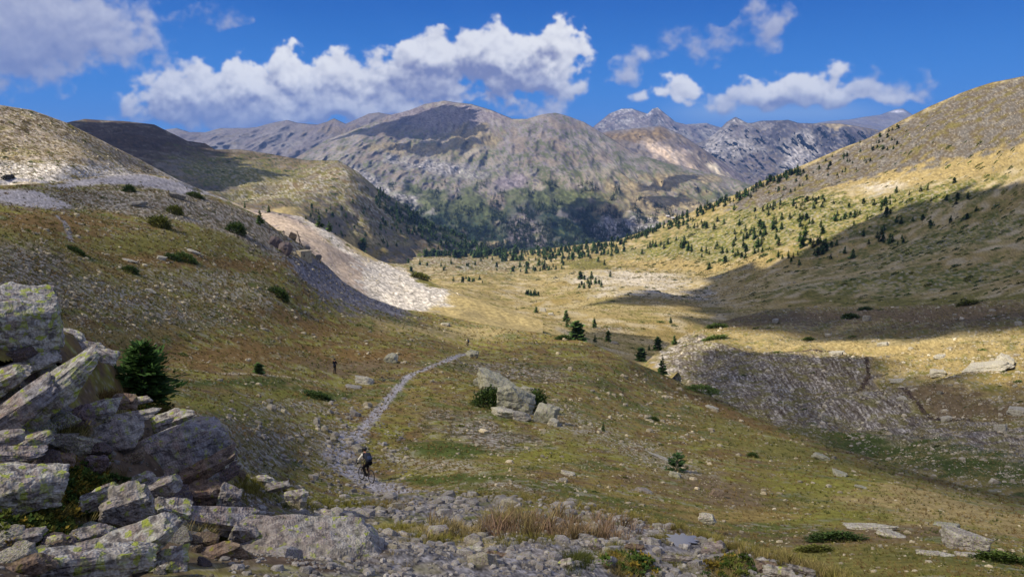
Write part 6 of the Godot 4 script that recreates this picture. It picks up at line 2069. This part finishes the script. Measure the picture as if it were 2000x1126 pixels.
func make_things() -> void:
	# the black car on the road at the far left
	var l: Land = lands.pale_slope
	var p := l.at(15, 351)
	var car := thing("parked_car", "small black car parked on the pale gravel road at the far left", "car", p)
	var az := atan2(p.x, -p.z)
	car.basis = Basis(Vector3.UP, -az + 0.5)
	var shine := mat(Color8(18, 18, 22), 0.25)
	var st := SurfaceTool.new()
	st.begin(Mesh.PRIMITIVE_TRIANGLES)
	var prof := PackedVector2Array([Vector2(-1.95, 0.35), Vector2(-2.0, 0.75), Vector2(-1.9, 0.98), Vector2(-1.2, 1.08), Vector2(-0.6, 1.56), Vector2(-0.3, 1.66), Vector2(1.2, 1.66), Vector2(1.6, 1.56), Vector2(1.9, 1.05), Vector2(1.98, 0.6), Vector2(1.9, 0.35)])
	var tri := Geometry2D.triangulate_polygon(prof)
	for s in [-0.86, 0.86]:
		for k in range(0, tri.size(), 3):
			for m in ([0, 1, 2] if s > 0 else [0, 2, 1]):
				var q := prof[tri[k + m]]
				st.add_vertex(Vector3(q.x, q.y, s * (1.0 if q.y < 1.1 else 0.84)))
	for i in prof.size():
		var a := prof[i]
		var b := prof[(i + 1) % prof.size()]
		var wa := 0.86 if a.y < 1.1 else 0.86 * 0.84
		var wb := 0.86 if b.y < 1.1 else 0.86 * 0.84
		for q in [Vector3(a.x, a.y, -wa), Vector3(b.x, b.y, -wb), Vector3(a.x, a.y, wa), Vector3(a.x, a.y, wa), Vector3(b.x, b.y, -wb), Vector3(b.x, b.y, wb)]:
			st.add_vertex(q)
	st.generate_normals()
	var shell := solid("body", st.commit(), shine, car)
	var glass := mat(Color8(30, 34, 40), 0.08)
	for s in [-1, 1]:
		var w := BoxMesh.new()
		w.size = Vector3(1.7, 0.34, 0.02)
		var pane := solid("window", w, glass, car)
		pane.position = Vector3(0.35, 1.34, s * 0.76)
		for x in [-1.2, 1.25]:
			var c := CylinderMesh.new()
			c.top_radius = 0.33
			c.bottom_radius = 0.33
			c.height = 0.22
			var wheel := solid("wheel", c, mat(Color8(20, 20, 20)), car)
			wheel.transform = Transform3D(Basis(Vector3.RIGHT, PI / 2), Vector3(x, 0.33, s * 0.8))
	solid("aerial", rods([[Vector3(-0.4, 1.6, 0.3), Vector3(-0.2, 2.2, 0.3), 0.012]], 4), shine, car)
	# concrete block and iron posts on the crag
	l = lands.hillside
	var concrete := mat(TONES.pale, 0.95)
	concrete.albedo_texture = rock_mats.grey.albedo_texture
	concrete.albedo_color = TONES.pale * 1.5
	concrete.uv1_triplanar = true
	concrete.uv1_scale = Vector3.ONE * 0.3
	p = l.at(594, 505)
	var k := p.distance_to(EYE) / FOCAL
	var block := CSGCombiner3D.new()
	block.name = numbered("concrete_block")
	add_child(block)
	az = atan2(p.x, -p.z)
	block.transform = Transform3D(Basis(Vector3.UP, -az + 0.45), p)
	var base := CSGBox3D.new()
	base.name = "body"
	base.size = Vector3(22.0 * k, 22.0 * k, 18.0 * k)
	base.position.y = 4.0 * k
	block.add_child(base)
	var hole := CSGBox3D.new()
	hole.name = "opening"
	hole.operation = CSGShape3D.OPERATION_SUBTRACTION
	hole.size = Vector3(3.0 * k, 4.0 * k, 8.0 * k)
	hole.position = Vector3(-4.0 * k, 7.0 * k, 9.0 * k)
	block.add_child(hole)
	var lid := CSGBox3D.new()
	lid.name = "slab"
	lid.size = Vector3(23.0 * k, 2.0 * k, 19.0 * k)
	lid.position.y = 15.5 * k
	block.add_child(lid)
	block.material_override = concrete
	tag(block, "square pale concrete block on the crag above the blue-grey scree", "bunker")
	var iron := mat(Color8(70, 58, 54), 0.7)
	for q in [[586, 478, Vector3(-0.3, 2.6, 0.0), "thin upright iron post on the crag"], [592, 484, Vector3(-1.4, 4.2, 0.0), "long leaning iron post crossing the upright one's top"], [555, 459, Vector3(-0.1, 1.3, 0), "short iron post at the end of the old rail"]]:
		p = l.at(q[0], q[1])
		var o := solid("iron_post", rods([[Vector3(0, -0.5, 0), q[2] * (k / 0.125), 0.09]], 6), iron)
		o.position = p
		tag(o, q[3], "post")
	var a := l.at(526, 455) + Vector3.UP * 1.0
	var b := l.at(556, 459) + Vector3.UP * 0.8
	var rail := solid("old_rail", rods([[Vector3.ZERO, b - a, 0.07], [Vector3(0, -1.2, 0), Vector3(0, 0.1, 0), 0.07]], 6), iron)
	rail.position = a
	tag(rail, "bent old rail along the top of the crag", "rail")
	# chalets far below on the massif's foot
	l = lands.massif
	var first: Node3D = null
	for q in [[1304, 429, "left of two white-roofed chalets in the far valley"], [1314, 429, "right of two white-roofed chalets in the far valley"]]:
		p = l.at(q[0], q[1])
		k = p.distance_to(EYE) / FOCAL
		var hut: Node3D
		if first == null:
			hut = Node3D.new()
			var wall := BoxMesh.new()
			wall.size = Vector3(5.0, 2.4, 3.4)
			solid("wall", wall, mat(Color8(150, 132, 116)), hut).position.y = 1.0
			var roof := PrismMesh.new()
			roof.size = Vector3(4.4, 1.7, 6.0)
			var rf := solid("roof", roof, mat(Color8(205, 202, 198), 0.5), hut)
			rf.transform = Transform3D(Basis(Vector3.UP, PI / 2), Vector3(0, 3.05, 0))
			first = hut
		else:
			hut = first.duplicate()
		hut.name = numbered("chalet")
		add_child(hut)
		hut.transform = Transform3D(Basis(Vector3.UP, 0.2).scaled(Vector3.ONE * k * 1.1), p)
		tag(hut, q[2], "house")
	# the puddle in the rubble
	l = lands.rubble_terrace
	p = l.at(1331, 1066)
	k = p.distance_to(EYE) / FOCAL
	st = SurfaceTool.new()
	st.begin(Mesh.PRIMITIVE_TRIANGLES)
	var rim := []
	var wave := fnl(9, 0.9, 2)
	for i in 36:
		var t := TAU * i / 36.0
		rim.append(Vector3(cos(t) * 26.0 * k, 0, sin(t) * 20.0 * k) * (1.0 + 0.5 * wave.get_noise_2d(cos(t) * 2.0, sin(t) * 2.0)))
	for i in 36:
		for q in [Vector3.ZERO, rim[i], rim[(i + 1) % 36]]:
			st.add_vertex(q)
	st.generate_normals()
	var wet := mat(Color8(118, 120, 128), 0.03)
	wet.metallic_specular = 0.6
	var pool := solid("puddle", st.commit(), wet)
	pool.position = p + Vector3.UP * 0.05
	pool.set_meta("kind", "structure")
